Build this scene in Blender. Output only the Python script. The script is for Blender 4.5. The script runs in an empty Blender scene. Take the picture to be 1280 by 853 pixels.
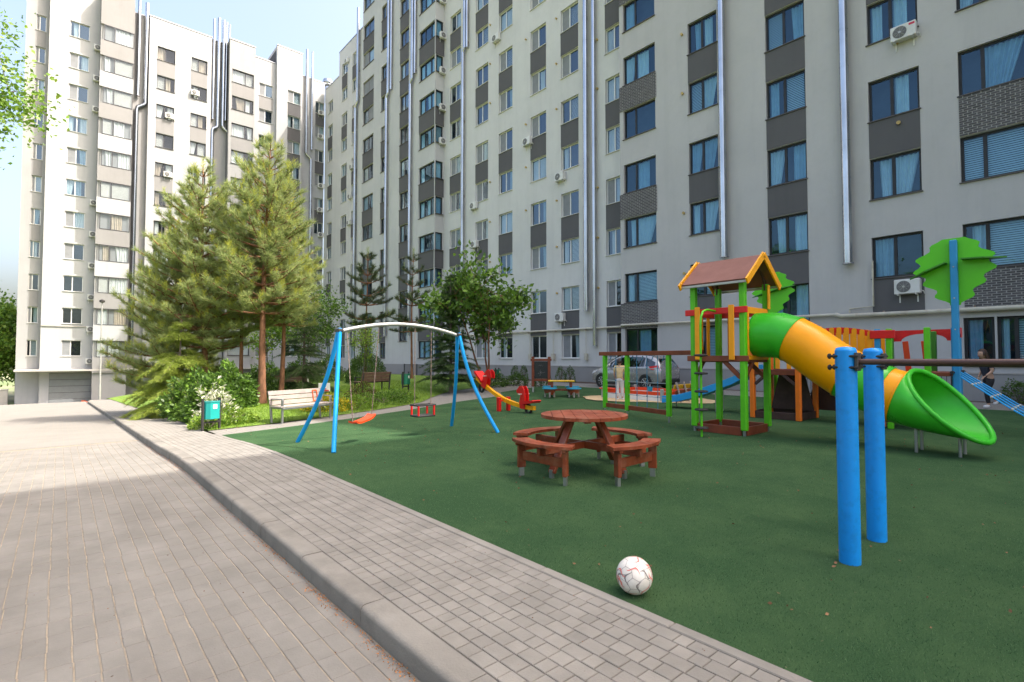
import bpy, math, random
import numpy as np
from mathutils import Vector, Matrix, Euler

R = math.radians
random.seed(7)
scene = bpy.context.scene
COL = scene.collection

# ------------------------------------------------------------------ camera, sky, sun, exposure
F_PX, PITCH, YAW, CAM_H = 650.0, R(1.9), R(-41.0), 1.45
cam_d = bpy.data.cameras.new('camera')
cam_d.sensor_width = 36.0
cam_d.lens = 36.0 * F_PX / 1280.0
cam_d.clip_start, cam_d.clip_end = 0.05, 2000.0
cam = bpy.data.objects.new('camera', cam_d)
COL.objects.link(cam)
cam.location = (0, 0, CAM_H)
cam.rotation_euler = (math.pi / 2 + PITCH, 0, YAW)
scene.camera = cam

SUN = Vector((0.51, -0.51, 1.0)).normalized()          # towards the sun
world = bpy.data.worlds.new('World')
scene.world = world
world.use_nodes = True
_nt = world.node_tree
_sky = _nt.nodes.new('ShaderNodeTexSky')
_sky.sky_type = 'NISHITA'
_sky.sun_disc = False
_sky.sun_elevation = math.asin(SUN.z)
_sky.sun_rotation = math.atan2(SUN.x, SUN.y)
_sky.air_density, _sky.dust_density, _sky.ozone_density = 1.0, 8.0, 0.8
_nt.links.new(_sky.outputs[0], _nt.nodes['Background'].inputs[0])
_nt.nodes['Background'].inputs[1].default_value = 0.15
sun_d = bpy.data.lights.new('sun', 'SUN')
sun_d.energy, sun_d.angle, sun_d.color = 2.0, R(0.5), (1.0, 0.975, 0.95)
sun_o = bpy.data.objects.new('sun', sun_d)
COL.objects.link(sun_o)
sun_o.rotation_euler = SUN.to_track_quat('Z', 'Y').to_euler()
sun_o.location = (20, -40, 80)
scene.view_settings.view_transform = 'Standard'
scene.view_settings.look = 'None'
scene.view_settings.gamma = 1.0
scene.view_settings.use_curve_mapping = False
scene.view_settings.exposure = 1.9
scene.view_settings.use_white_balance = True          # the camera's daylight balance, set for the shade
scene.view_settings.white_balance_temperature = 6850
scene.view_settings.white_balance_tint = 10
scene.render.engine = 'CYCLES'
scene.cycles.use_denoising = True
scene.cycles.max_bounces = 6
scene.cycles.diffuse_bounces = 3
scene.cycles.glossy_bounces = 3
scene.cycles.transparent_max_bounces = 10
scene.cycles.transmission_bounces = 4
scene.cycles.caustics_reflective = False
scene.cycles.caustics_refractive = False
scene.cycles.sample_clamp_indirect = 6.0

# ------------------------------------------------------------------ pixels of the 1280x853 photograph -> directions
_CM = Matrix.Translation((0, 0, CAM_H)) @ Euler((math.pi / 2 + PITCH, 0, YAW)).to_matrix().to_4x4()
_CI = _CM.inverted()
def ray(px, py):
    return (_CM.to_3x3() @ Vector(((px - 640) / F_PX, (426.5 - py) / F_PX, -1.0)))
def at_x(px, X, py=300):
    """Y of the point on the wall plane X = const seen at a pixel"""
    d = ray(px, py)
    return d.y * X / d.x
def at_y(px, Y, py=300):
    d = ray(px, py)
    return d.x * Y / d.y
def gnd(px, py, z=0.0):
    d = ray(px, py)
    t = (z - CAM_H) / d.z
    return Vector((d.x * t, d.y * t, z))
def proj(p):
    q = _CI @ Vector(p)
    if q.z > -0.05:
        return None
    return (640 + F_PX * q.x / -q.z, 426.5 - F_PX * q.y / -q.z)
def in_frame(pts, m=50):
    pr = [proj(p) for p in pts]
    pr = [p for p in pr if p]
    if not pr:
        return False
    xs = [p[0] for p in pr]; ys = [p[1] for p in pr]
    return max(xs) > -m and min(xs) < 1280 + m and max(ys) > -m and min(ys) < 853 + m

# ------------------------------------------------------------------ terrain: level court, driveway falling towards the far block
def prof(Y):
    if Y < 8: return 0.0
    if Y < 46: return 0.036 * (Y - 8) * min(1.0, (Y - 8) / 4 + .2)
    return 1.368 + min(Y - 46, 16) * 0.092
def smx(X):
    t = max(0.0, min(1.0, (18 - X) / 15.0))
    return t * t * (3 - 2 * t)
def zt(X, Y):
    return -prof(Y) * smx(X)

# ------------------------------------------------------------------ materials
def _pos(nt):
    return nt.nodes.new('ShaderNodeNewGeometry').outputs['Position']
def _noise(nt, vec, scale, detail=4, rough=.6, stretch=None):
    if stretch:
        mp = nt.nodes.new('ShaderNodeMapping'); mp.inputs['Scale'].default_value = stretch
        nt.links.new(vec, mp.inputs[0]); vec = mp.outputs[0]
    n = nt.nodes.new('ShaderNodeTexNoise')
    n.inputs['Scale'].default_value = scale; n.inputs['Detail'].default_value = detail
    n.inputs['Roughness'].default_value = rough
    nt.links.new(vec, n.inputs['Vector'])
    return n.outputs[0]
def _ramp(nt, fac, a, b, lo=.3, hi=.7):
    m = nt.nodes.new('ShaderNodeMapRange')
    m.inputs['From Min'].default_value = lo; m.inputs['From Max'].default_value = hi
    m.inputs['To Min'].default_value = a; m.inputs['To Max'].default_value = b
    nt.links.new(fac, m.inputs[0])
    return m.outputs[0]
def _mix(nt, fac, a, b, mode='MIX'):
    m = nt.nodes.new('ShaderNodeMix'); m.data_type = 'RGBA'; m.blend_type = mode
    for s, v in ((m.inputs[0], fac), (m.inputs[6], a), (m.inputs[7], b)):
        if hasattr(v, 'links'): nt.links.new(v, s)
        elif isinstance(v, (int, float)): s.default_value = v
        else: s.default_value = (*v[:3], 1)
    return m.outputs[2]
def _math(nt, op, a, b=None):
    m = nt.nodes.new('ShaderNodeMath'); m.operation = op
    for s, v in ((m.inputs[0], a), (m.inputs[1], b)):
        if v is None: continue
        if hasattr(v, 'links'): nt.links.new(v, s)
        else: s.default_value = v
    return m.outputs[0]
def _bump(nt, h, strength, dist=.01):
    b = nt.nodes.new('ShaderNodeBump'); b.inputs['Strength'].default_value = strength
    b.inputs['Distance'].default_value = dist
    nt.links.new(h, b.inputs['Height'])
    return b.outputs[0]
def new_mat(name):
    m = bpy.data.materials.new(name); m.use_nodes = True
    return m, m.node_tree, m.node_tree.nodes['Principled BSDF']
def lerp3(c, k):
    return tuple(max(0, min(1, v * k)) for v in c)
M = {}
def mat(name, col, rough=.6, metal=0.0, var=.15, vs=3.0, bump=0.0, bs=60.0, spec=.5, dirt=None, ds=1.2, dirt_amt=.5,
        stretch=None, island=0.0, coat=0.0):
    m, nt, p = new_mat(name)
    pos = _pos(nt)
    n = _noise(nt, pos, vs, 5, .6, stretch)
    c = _mix(nt, _ramp(nt, n, 0, 1), lerp3(col, 1 - var), lerp3(col, 1 + var))
    if dirt:
        d = _noise(nt, pos, ds, 6, .65, stretch)
        c = _mix(nt, _ramp(nt, d, 0, dirt_amt, .5, .75), c, dirt)
    if island:
        g = nt.nodes.new('ShaderNodeNewGeometry'); oi = nt.nodes.new('ShaderNodeObjectInfo')
        w = nt.nodes.new('ShaderNodeTexWhiteNoise'); w.noise_dimensions = '1D'
        nt.links.new(_math(nt, 'ADD', g.outputs['Random Per Island'], oi.outputs['Random']), w.inputs['W'])
        hs = nt.nodes.new('ShaderNodeHueSaturation')
        nt.links.new(_ramp(nt, w.outputs[0], 1 - island, 1 + island, 0, 1), hs.inputs['Value'])
        nt.links.new(c, hs.inputs['Color']); c = hs.outputs[0]
    nt.links.new(c, p.inputs['Base Color'])
    nt.links.new(_ramp(nt, n, min(1, rough * 1.12), rough * .88), p.inputs['Roughness'])
    p.inputs['Metallic'].default_value = metal
    p.inputs['Specular IOR Level'].default_value = spec
    if coat: p.inputs['Coat Weight'].default_value = coat; p.inputs['Coat Roughness'].default_value = .08
    if bump:
        nt.links.new(_bump(nt, _noise(nt, pos, bs, 4, .6, stretch), bump), p.inputs['Normal'])
    M[name] = m
    return m
def leafmat(name, c1, c2, rough=.55, trans=.3, vs=1.1):
    m, nt, p = new_mat(name)
    pos = _pos(nt)
    g = nt.nodes.new('ShaderNodeNewGeometry')
    n = _noise(nt, pos, vs, 3, .6)
    f = _math(nt, 'ADD', _math(nt, 'MULTIPLY', n, .7), _math(nt, 'MULTIPLY', g.outputs['Random Per Island'], .5))
    c = _mix(nt, _ramp(nt, f, 0, 1, .3, .9), c1, c2)
    nt.links.new(c, p.inputs['Base Color'])
    p.inputs['Roughness'].default_value = rough
    p.inputs['Specular IOR Level'].default_value = .35
    tr = nt.nodes.new('ShaderNodeBsdfTranslucent'); nt.links.new(c, tr.inputs[0])
    mx = nt.nodes.new('ShaderNodeMixShader'); mx.inputs[0].default_value = trans
    nt.links.new(p.outputs[0], mx.inputs[1]); nt.links.new(tr.outputs[0], mx.inputs[2])
    nt.links.new(mx.outputs[0], nt.nodes['Material Output'].inputs['Surface'])
    M[name] = m
    return m

def plaster(name, col, var=.05):
    """painted render: faint mottling, vertical rain streaks, float-finish relief"""
    m, nt, p = new_mat(name)
    pos = _pos(nt)
    a = _noise(nt, pos, .35, 5, .6)
    s = _noise(nt, pos, 1.4, 5, .7, (1.2, 1.2, .09))
    c = _mix(nt, _ramp(nt, a, 0, 1), lerp3(col, 1 - var), lerp3(col, 1 + var))
    c = _mix(nt, _ramp(nt, s, 0, .30, .50, .78), c, lerp3(col, .70))
    c = _mix(nt, _ramp(nt, _noise(nt, pos, 2.6, 6, .75), 0, .20, .48, .70), c, lerp3(col, .80))
    nt.links.new(c, p.inputs['Base Color'])
    p.inputs['Roughness'].default_value = .9
    p.inputs['Specular IOR Level'].default_value = .2
    nt.links.new(_bump(nt, _noise(nt, pos, 140, 3), .25, .004), p.inputs['Normal'])
    M[name] = m
plaster('plaster_white', (.585, .58, .56))
plaster('plaster_grey', (.475, .465, .455))
plaster('plaster_mid', (.50, .50, .49))
plaster('plaster_warm', (.62, .585, .54))
plaster('plaster_cream', (.55, .47, .36))
plaster('sun_cream', (.42, .425, .43))
plaster('sun_taupe', (.335, .335, .335))
plaster('sun_rose', (.27, .265, .262))
plaster('panel_dark', (.115, .112, .115))
plaster('panel_rose', (.40, .355, .335))
plaster('plinth', (.30, .295, .285))
mat('interior_shade', (.05, .05, .055), .9, var=.3, vs=.6)  # near-black colour holds the shade of the unlit rooms
mat('roofing', (.2, .2, .2), .9, bump=.2)
mat('frame_white', (.72, .72, .70), .4, var=.04)
mat('frame_dark', (.014, .016, .019), .6, var=.15)
mat('frame_slate', (.06, .06, .065), .45, var=.15)
mat('frame_brown', (.07, .055, .05), .45, var=.15)
mat('vent_yellow', (.48, .34, .12), .6, var=.2)
mat('sill_white', (.62, .61, .58), .5, var=.1, dirt=(.4, .38, .34))
mat('sill_dark', (.09, .08, .08), .5, var=.1)
def glassmat(name, tint, ior, gloss):
    m, nt, p = new_mat(name)
    nt.nodes.remove(p)
    tr = nt.nodes.new('ShaderNodeBsdfTransparent'); tr.inputs[0].default_value = (*tint, 1)
    gl = nt.nodes.new('ShaderNodeBsdfGlossy'); gl.inputs['Roughness'].default_value = .012
    gl.inputs[0].default_value = (*gloss, 1)
    pos = _pos(nt)
    nt.links.new(_bump(nt, _noise(nt, pos, .9, 2), .12, .05), gl.inputs['Normal'])
    fr = nt.nodes.new('ShaderNodeFresnel')
    bk = nt.nodes.new('ShaderNodeNewGeometry').outputs['Backfacing']         # a thin pane reflects alike from both sides
    nt.links.new(_ramp(nt, bk, ior, 1 / ior, 0, 1), fr.inputs[0])
    mx = nt.nodes.new('ShaderNodeMixShader')
    nt.links.new(fr.outputs[0], mx.inputs[0]); nt.links.new(tr.outputs[0], mx.inputs[1]); nt.links.new(gl.outputs[0], mx.inputs[2])
    nt.links.new(mx.outputs[0], nt.nodes['Material Output'].inputs['Surface'])
    M[name] = m
glassmat('glass', (.66, .76, .80), 2.1, (.62, .82, 1.0))  # gloss tinted bluish to imitate reflected sky
glassmat('glass_sky_blue', (.52, .74, .86), 1.8, (.45, .74, 1.0))  # blue of the reflected sky put into tint and gloss colour
glassmat('glass_clear', (.80, .84, .85), 1.6, (.9, .95, 1.0))
glassmat('car_glass', (.10, .11, .12), 1.9, (.9, .95, 1))
mat('curtain_white', (.72, .73, .72), .9, var=.06)
mat('curtain_blue', (.42, .52, .58), .9, var=.1)
mat('curtain_beige', (.55, .47, .38), .9, var=.1)
mat('blind', (.62, .62, .58), .7, var=.05)
mat('screen_grey', (.22, .23, .24), .9, var=.08)
mat('galvanised', (.46, .49, .52), .22, metal=1.0, var=.22, vs=1.2, bump=.015, bs=4, stretch=(1, 1, .35))
mat('steel', (.42, .43, .45), .4, metal=.9, var=.15)
mat('rusty_steel', (.30, .22, .16), .7, metal=.3, var=.35, vs=9)
mat('gas_pipe', (.52, .49, .40), .5, var=.12, dirt=(.30, .2, .12), ds=2.5)
mat('ac_white', (.66, .66, .63), .5, var=.06, dirt=(.42, .38, .3), ds=2.0, dirt_amt=.35)
mat('ac_dark', (.10, .10, .10), .6)
mat('label_red', (.55, .03, .07), .4)
mat('paver_road', (.200, .188, .168), .88, var=.14, vs=2.2, bump=.35, bs=90, island=.03, dirt=(.15, .136, .12), ds=.9, dirt_amt=.45)
mat('paver_walk', (.228, .213, .188), .88, var=.12, vs=3.0, bump=.35, bs=90, island=.085, dirt=(.155, .14, .122), ds=1.0, dirt_amt=.4)
mat('joint_sand', (.30, .25, .185), .95, var=.25, vs=9, dirt=(.16, .148, .13), ds=3.2, dirt_amt=1.0)
mat('joint_dark', (.10, .09, .075), .95, var=.3, vs=9)
mat('kerb_concrete', (.222, .207, .181), .85, var=.14, vs=1.8, bump=.35, bs=70, dirt=(.115, .10, .085), ds=1.6, dirt_amt=.75, island=.05)
mat('concrete_pale', (.42, .40, .37), .85, var=.12, vs=1.2, bump=.3, bs=60)
mat('wood_red', (.23, .045, .016), .36, var=.35, vs=4.0, bump=.3, bs=30, dirt=(.38, .22, .15), ds=5.0, dirt_amt=.5, spec=.45)
mat('wood_top', (.23, .052, .022), .5, var=.35, vs=5.0, bump=.3, bs=24, dirt=(.38, .2, .13), ds=6.0, dirt_amt=.75, spec=.25)
mat('wood_brown', (.20, .042, .016), .5, var=.25, vs=4, bump=.2, bs=40)
mat('wood_dark', (.055, .026, .02), .6, var=.25, vs=4, bump=.2, bs=40)
mat('bench_wood', (.33, .285, .255), .6, var=.18, vs=5, bump=.15, bs=40)
mat('bench_brown', (.15, .085, .065), .6, var=.2, vs=5)
mat('blue_paint', (.003, .27, .76), .36, var=.06, spec=.3, bump=.03, bs=30, dirt=(.01, .11, .28), ds=16, dirt_amt=.32)
mat('blue_pipe', (.003, .32, .74), .36, var=.08, spec=.3)
mat('blue_wood', (.01, .25, .52), .5, var=.1, bump=.08)
mat('green_paint', (.09, .50, .008), .45, var=.1, vs=5, bump=.08, bs=50)
mat('green_dark_paint', (.035, .21, .012), .45, var=.1)
mat('green_board', (.085, .52, .006), .42, var=.05)
mat('orange_paint', (1.0, .34, .003), .45, var=.1, vs=5, bump=.08, bs=50)
mat('orange_deep', (.85, .18, .008), .45, var=.1, vs=5)
mat('red_paint', (.68, .008, .010), .4, var=.1, vs=5)
mat('red_orange', (.75, .06, .012), .4, var=.1)
mat('yellow_paint', (.92, .38, .004), .4, var=.1, vs=5)
mat('yellow_seat', (.72, .42, .01), .42, var=.1)
mat('turquoise_paint', (.015, .32, .50), .42, var=.1)
mat('plastic_green', (.035, .45, .022), .3, var=.1, vs=3, bump=.05, bs=14, spec=.35, dirt=(.06, .36, .05), ds=3, dirt_amt=.35)
mat('plastic_orange', (1.0, .36, .002), .33, var=.1, vs=3, bump=.06, bs=14, spec=.3, dirt=(.9, .26, .003), ds=3, dirt_amt=.5)
mat('plastic_blue', (.008, .33, .72), .35, var=.1)
mat('roof_brown', (.215, .085, .06), .6, var=.12, vs=2.5, bump=.1)
mat('rubber_black', (.018, .018, .018), .75, var=.2)
mat('bar_brown', (.085, .045, .04), .42, metal=.25, var=.15, spec=.5)
mat('plate_dark', (.06, .055, .055), .5, metal=.3)
mat('pole_grey', (.42, .42, .40), .4, metal=.3, var=.1)
mat('rope_blue', (.04, .22, .36), .8, var=.2)
mat('rope_grey', (.35, .38, .40), .8, var=.2)
mat('chain', (.30, .22, .19), .5, metal=.6, var=.3)
mat('bin_teal', (.012, .36, .33), .38, var=.08)
mat('bin_green', (.012, .16, .09), .4, var=.08)
mat('white_plate', (.75, .75, .73), .5, var=.04)
mat('blackboard', (.018, .02, .02), .5, var=.2)
mat('chalk', (.2, .2, .2), .9)
mat('ball_white', (.72, .69, .64), .45, var=.07, vs=14, dirt=(.5, .42, .34), ds=12, dirt_amt=.4)
mat('ball_pink', (.72, .20, .17), .45, var=.1)
mat('ball_seam', (.22, .20, .19), .6)
mat('sand', (.55, .40, .22), .95, var=.2, vs=6, bump=.5, bs=40)
mat('soil', (.075, .048, .033), .95, var=.4, vs=8, bump=.6, bs=40)
mat('car_paint', (.40, .39, .385), .26, metal=.55, var=.04, spec=.6, coat=.7)
mat('car_black', (.02, .02, .02), .5)
mat('tyre', (.022, .022, .022), .8)
mat('rim', (.55, .55, .56), .28, metal=.9)
mat('tail_red', (.60, .012, .018), .2, coat=1)
mat('head_lamp', (.6, .62, .64), .15, coat=1)
mat('skin_tone', (.48, .28, .19), .55, var=.06)
mat('hair_brown', (.055, .026, .016), .55, var=.4, vs=30)
mat('hair_dark', (.035, .018, .012), .55, var=.4, vs=30)
mat('cloth_yellow', (.66, .47, .24), .9, var=.12, vs=10)
mat('cloth_white', (.66, .62, .60), .9, var=.1, vs=8)
mat('cloth_navy', (.022, .026, .04), .9, var=.2, vs=8)
mat('cloth_black', (.018, .018, .022), .9, var=.2, vs=8)
mat('shoe_white', (.68, .66, .64), .6, var=.1)
mat('bark_pine', (.23, .105, .055), .9, var=.45, vs=9, bump=1.0, bs=22, stretch=(1, 1, .35))
mat('bark_grey', (.16, .125, .10), .9, var=.35, vs=9, bump=.8, bs=22, stretch=(1, 1, .35))
mat('bark_white', (.52, .49, .44), .85, var=.3, vs=7, bump=.4, bs=22)
mat('orange_cone', (.85, .12, .015), .5, var=.08)
mat('garage_grey', (.20, .215, .22), .5, var=.05)
mat('red_mark', (.60, .04, .03), .6)
mat('leaf_litter', (.42, .16, .03), .9, var=.4, vs=20)
mat('leaf_dry', (.20, .10, .05), .9, var=.4, vs=20)
leafmat('needle', (.25, .33, .12), (.45, .51, .20), .5, .5, 1.3)
leafmat('needle_new', (.42, .46, .06), (.58, .58, .11), .5, .45, 1.3)
leafmat('needle_shade', (.05, .085, .035), (.11, .16, .06), .5, .3, 1.3)  # darker copy of the needle colour, with the trees' shade put in
leafmat('spruce_needle', (.035, .075, .022), (.09, .16, .04), .55, .2, 1.5)
leafmat('cedar_needle', (.20, .29, .045), (.40, .46, .08), .5, .35, 1.3)
leafmat('leaf_dark', (.045, .10, .018), (.11, .20, .035), .4, .3)
leafmat('leaf_mid', (.10, .21, .025), (.21, .36, .055), .45, .35)
leafmat('leaf_lime', (.14, .25, .025), (.30, .42, .06), .45, .4)
leafmat('leaf_yellow', (.40, .36, .02), (.62, .48, .03), .5, .35)
leafmat('leaf_brown', (.07, .05, .018), (.16, .10, .03), .5, .3)
leafmat('flower_white', (.66, .66, .5), (.8, .78, .66), .6, .4)
leafmat('turf_blade', (.022, .085, .034), (.15, .255, .12), .6, .4, 5.0)
leafmat('grass_blade', (.13, .24, .015), (.26, .38, .035), .5, .35, 2.0)

def surface_mats():
    # artificial turf: dark green pile with worn, brushed patches that also paint in a pale sheen
    m, nt, p = new_mat('turf')
    pos = _pos(nt)
    c = _mix(nt, _ramp(nt, _noise(nt, pos, 130, 5, .8), 0, 1), (.008, .036, .014), (.070, .142, .062))
    c = _mix(nt, _ramp(nt, _noise(nt, pos, .8, 7, .75), 0, .9, .42, .68), c, (.068, .128, .054))
    c = _mix(nt, _ramp(nt, _noise(nt, pos, 34, 3, .6), 0, .8, .68, .74), c, (.20, .19, .12))
    nt.links.new(c, p.inputs['Base Color']); p.inputs['Roughness'].default_value = .95
    p.inputs['Specular IOR Level'].default_value = .06
    nt.links.new(_bump(nt, _noise(nt, pos, 240, 3, .7), .9, .012), p.inputs['Normal'])
    M['turf'] = m
    m, nt, p = new_mat('lawn')
    pos = _pos(nt)
    c = _mix(nt, _ramp(nt, _noise(nt, pos, 60, 4, .7), 0, 1), (.09, .18, .015), (.2, .32, .035))
    c = _mix(nt, _ramp(nt, _noise(nt, pos, .5, 4, .6), 0, .5, .5, .75), c, (.16, .20, .04))
    nt.links.new(c, p.inputs['Base Color']); p.inputs['Roughness'].default_value = .9
    nt.links.new(_bump(nt, _noise(nt, pos, 50, 4, .7), 1.0, .04), p.inputs['Normal'])
    M['lawn'] = m
    # paving too far off to tell the stones apart
    for name, sc, c1, c2, mo in (('paving_far', (9.5, 4.9), (.208, .197, .178), (.222, .209, .188), (.24, .217, .18)),
                                 ('walk_far', (8.3, 8.3), (.232, .219, .195), (.245, .23, .205), (.14, .127, .11))):
        m, nt, p = new_mat(name)
        pos = _pos(nt)
        mp = nt.nodes.new('ShaderNodeMapping'); mp.inputs['Rotation'].default_value = (0, 0, math.pi / 2)
        nt.links.new(pos, mp.inputs[0])
        b = nt.nodes.new('ShaderNodeTexBrick'); b.inputs['Scale'].default_value = 1.0
        b.inputs['Brick Width'].default_value = .205 if name == 'paving_far' else .13
        b.inputs['Row Height'].default_value = .105 if name == 'paving_far' else .115
        b.inputs['Mortar Size'].default_value = .006
        b.inputs['Color1'].default_value = (*c1, 1); b.inputs['Color2'].default_value = (*c2, 1); b.inputs['Mortar'].default_value = (*mo, 1)
        nt.links.new(mp.outputs[0], b.inputs['Vector'])
        n = _noise(nt, pos, 1.1, 6, .65)
        c = _mix(nt, _ramp(nt, n, 0, .45, .45, .75), b.outputs[0], lerp3(c1, .7))
        nt.links.new(c, p.inputs['Base Color']); p.inputs['Roughness'].default_value = .88
        nt.links.new(_bump(nt, _noise(nt, pos, 40, 4), .3, .01), p.inputs['Normal'])
        M[name] = m
    m, nt, p = new_mat('terrain')
    pos = _pos(nt)
    c = _mix(nt, _ramp(nt, _noise(nt, pos, .08, 6, .6), 0, 1), (.10, .15, .05), (.22, .20, .13))
    nt.links.new(c, p.inputs['Base Color']); p.inputs['Roughness'].default_value = .95
    M['terrain'] = m
surface_mats()
mat('brick_face', (.085, .08, .085), .7, var=.2, vs=8, island=.25)
mat('brick_mortar', (.42, .41, .40), .9, var=.1)

# ------------------------------------------------------------------ mesh building
class MB:
    def __init__(s):
        s.v, s.f, s.m = [], [], []
    def add(s, vs, fs, mi=0):
        o = len(s.v)
        s.v.extend([tuple(v) for v in vs])
        for f in fs:
            s.f.append(tuple(i + o for i in f)); s.m.append(mi)
        return s
    def box(s, x0, x1, y0, y1, z0, z1, mi=0, X=None):
        vs = [(x, y, z) for z in (z0, z1) for y in (y0, y1) for x in (x0, x1)]
        if X is not None: vs = [X @ Vector(v) for v in vs]
        return s.add(vs, [(0, 2, 3, 1), (4, 5, 7, 6), (0, 1, 5, 4), (2, 6, 7, 3), (0, 4, 6, 2), (1, 3, 7, 5)], mi)
    def cbox(s, x0, x1, y0, y1, z0, z1, c=.008, mi=0, X=None):
        """box with chamfered edges"""
        c = min(c, (x1 - x0) * .3, (y1 - y0) * .3, (z1 - z0) * .3)
        P = {}
        vs = []
        lo, hi = (x0, y0, z0), (x1, y1, z1)
        for sx in (0, 1):
            for sy in (0, 1):
                for sz in (0, 1):
                    sg = (sx, sy, sz)
                    for ax in range(3):
                        p = []
                        for k in range(3):
                            e = hi[k] if sg[k] else lo[k]
                            if k != ax: e += (-c if sg[k] else c)
                            p.append(e)
                        P[(sg, ax)] = len(vs); vs.append(tuple(p))
        fs = []
        for ax in range(3):
            a, b = [k for k in range(3) if k != ax]
            for sd in (0, 1):
                q = []
                for (sa, sb) in ((0, 0), (1, 0), (1, 1), (0, 1)):
                    sg = [0, 0, 0]; sg[ax] = sd; sg[a] = sa; sg[b] = sb
                    q.append(P[(tuple(sg), ax)])
                flip = (sd == 0) != (ax == 1)
                fs.append(tuple(q[::-1]) if flip else tuple(q))
            for sa in (0, 1):
                for sb in (0, 1):
                    g0 = [0, 0, 0]; g1 = [0, 0, 0]
                    g0[a] = g1[a] = sa; g0[b] = g1[b] = sb; g0[ax] = 0; g1[ax] = 1
                    g0, g1 = tuple(g0), tuple(g1)
                    fs.append((P[(g0, a)], P[(g1, a)], P[(g1, b)], P[(g0, b)]))
        for sx in (0, 1):
            for sy in (0, 1):
                for sz in (0, 1):
                    fs.append(tuple(P[((sx, sy, sz), k)] for k in range(3)))
        if X is not None: vs = [X @ Vector(v) for v in vs]
        return s.add(vs, fs, mi)
    def beam(s, p0, p1, w, h, c=.006, mi=0, up=(0, 0, 1)):
        p0, p1 = Vector(p0), Vector(p1)
        d = p1 - p0; L = d.length; d.normalize()
        u = Vector(up)
        if abs(d.dot(u)) > .98: u = Vector((0, 1, 0))
        y = u.cross(d).normalized(); z = d.cross(y)
        X = Matrix((d, y, z)).transposed().to_4x4(); X.translation = p0
        return s.cbox(0, L, -w / 2, w / 2, -h / 2, h / 2, c, mi, X)
    def tube(s, pts, r, n=10, cap=True, mi=0, closed=False):
        pts = [Vector(p) for p in pts]
        N = len(pts)
        rs = r if isinstance(r, (list, tuple)) else [r] * N
        vs = []; prev = None
        for i, p in enumerate(pts):
            if closed: t = pts[(i + 1) % N] - pts[i - 1]
            else: t = pts[min(i + 1, N - 1)] - pts[max(i - 1, 0)]
            t.normalize()
            if prev is None:
                a = Vector((0, 0, 1)) if abs(t.z) < .9 else Vector((1, 0, 0))
                u = t.cross(a).normalized()
            else:
                u = (prev - t * prev.dot(t)).normalized()
            prev = u
            w = t.cross(u)
            for k in range(n):
                a = 2 * math.pi * k / n
                vs.append(p + (u * math.cos(a) + w * math.sin(a)) * rs[i])
        fs = []
        for i in range(N if closed else N - 1):
            j = (i + 1) % N
            for k in range(n):
                k2 = (k + 1) % n
                fs.append((i * n + k, i * n + k2, j * n + k2, j * n + k))
        if cap and not closed:
            fs.append(tuple(range(n))[::-1]); fs.append(tuple((N - 1) * n + k for k in range(n)))
        return s.add(vs, fs, mi)
    def cyl(s, x, y, z0, z1, r, n=16, mi=0, r2=None):
        return s.tube([(x, y, z0), (x, y, z1)], [r, r if r2 is None else r2], n, True, mi)
    def lathe(s, prof_, n=20, X=None, mi=0):
        vs = []; fs = []
        for (r, z) in prof_:
            for k in range(n):
                a = 2 * math.pi * k / n
                vs.append((r * math.cos(a), r * math.sin(a), z))
        for i in range(len(prof_) - 1):
            for k in range(n):
                k2 = (k + 1) % n
                fs.append((i * n + k, i * n + k2, (i + 1) * n + k2, (i + 1) * n + k))
        fs.append(tuple(range(n))[::-1]); fs.append(tuple((len(prof_) - 1) * n + k for k in range(n)))
        if X is not None: vs = [X @ Vector(v) for v in vs]
        return s.add(vs, fs, mi)
    def prism(s, poly, t0, t1, X=None, mi=0):
        """polygon in local xy extruded along local z from t0 to t1"""
        n = len(poly)
        vs = [(x, y, t0) for x, y in poly] + [(x, y, t1) for x, y in poly]
        fs = [tuple(range(n))[::-1], tuple(range(n, 2 * n))]
        for k in range(n):
            k2 = (k + 1) % n
            fs.append((k, k2, n + k2, n + k))
        if X is not None: vs = [X @ Vector(v) for v in vs]
        return s.add(vs, fs, mi)
    def grid(s, P, mi=0, flip=False):
        """P: rows of points"""
        nr, nc = len(P), len(P[0])
        vs = [p for r in P for p in r]
        fs = []
        for i in range(nr - 1):
            for j in range(nc - 1):
                q = (i * nc + j, i * nc + j + 1, (i + 1) * nc + j + 1, (i + 1) * nc + j)
                fs.append(q[::-1] if flip else q)
        return s.add(vs, fs, mi)
    def mesh(s, name, mats, smooth=None):
        me = bpy.data.meshes.new(name)
        me.from_pydata(s.v, [], s.f)
        for m_ in (mats if isinstance(mats, (list, tuple)) else [mats]):
            me.materials.append(M[m_])
        if any(s.m): me.polygons.foreach_set('material_index', s.m)
        if smooth:
            me.polygons.foreach_set('use_smooth', [True] * len(me.polygons))
            me.set_sharp_from_angle(angle=R(smooth))
        me.update()
        return me
def Xf(loc=(0, 0, 0), rot=(0, 0, 0), sc=(1, 1, 1)):
    return Matrix.LocRotScale(Vector(loc), Euler(rot), Vector(sc))
def link(name, data, parent=None, loc=None, rot=None):
    o = bpy.data.objects.new(name, data)
    COL.objects.link(o)
    if parent is not None: o.parent = parent
    if loc is not None: o.location = loc
    if rot is not None: o.rotation_euler = rot
    return o
def part(name, mb, mats, parent, smooth=None, label=None, loc=None, rot=None, kind=None):
    me = mb if isinstance(mb, bpy.types.Mesh) else mb.mesh(name, mats, smooth)
    o = link(name, me, parent, loc, rot)
    if label: o['label'] = label
    if kind: o['kind'] = kind
    return o
def tag(o, label, cat, group=None):
    o['label'] = label; o['category'] = cat
    if group: o['group'] = group
    return o
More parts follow.
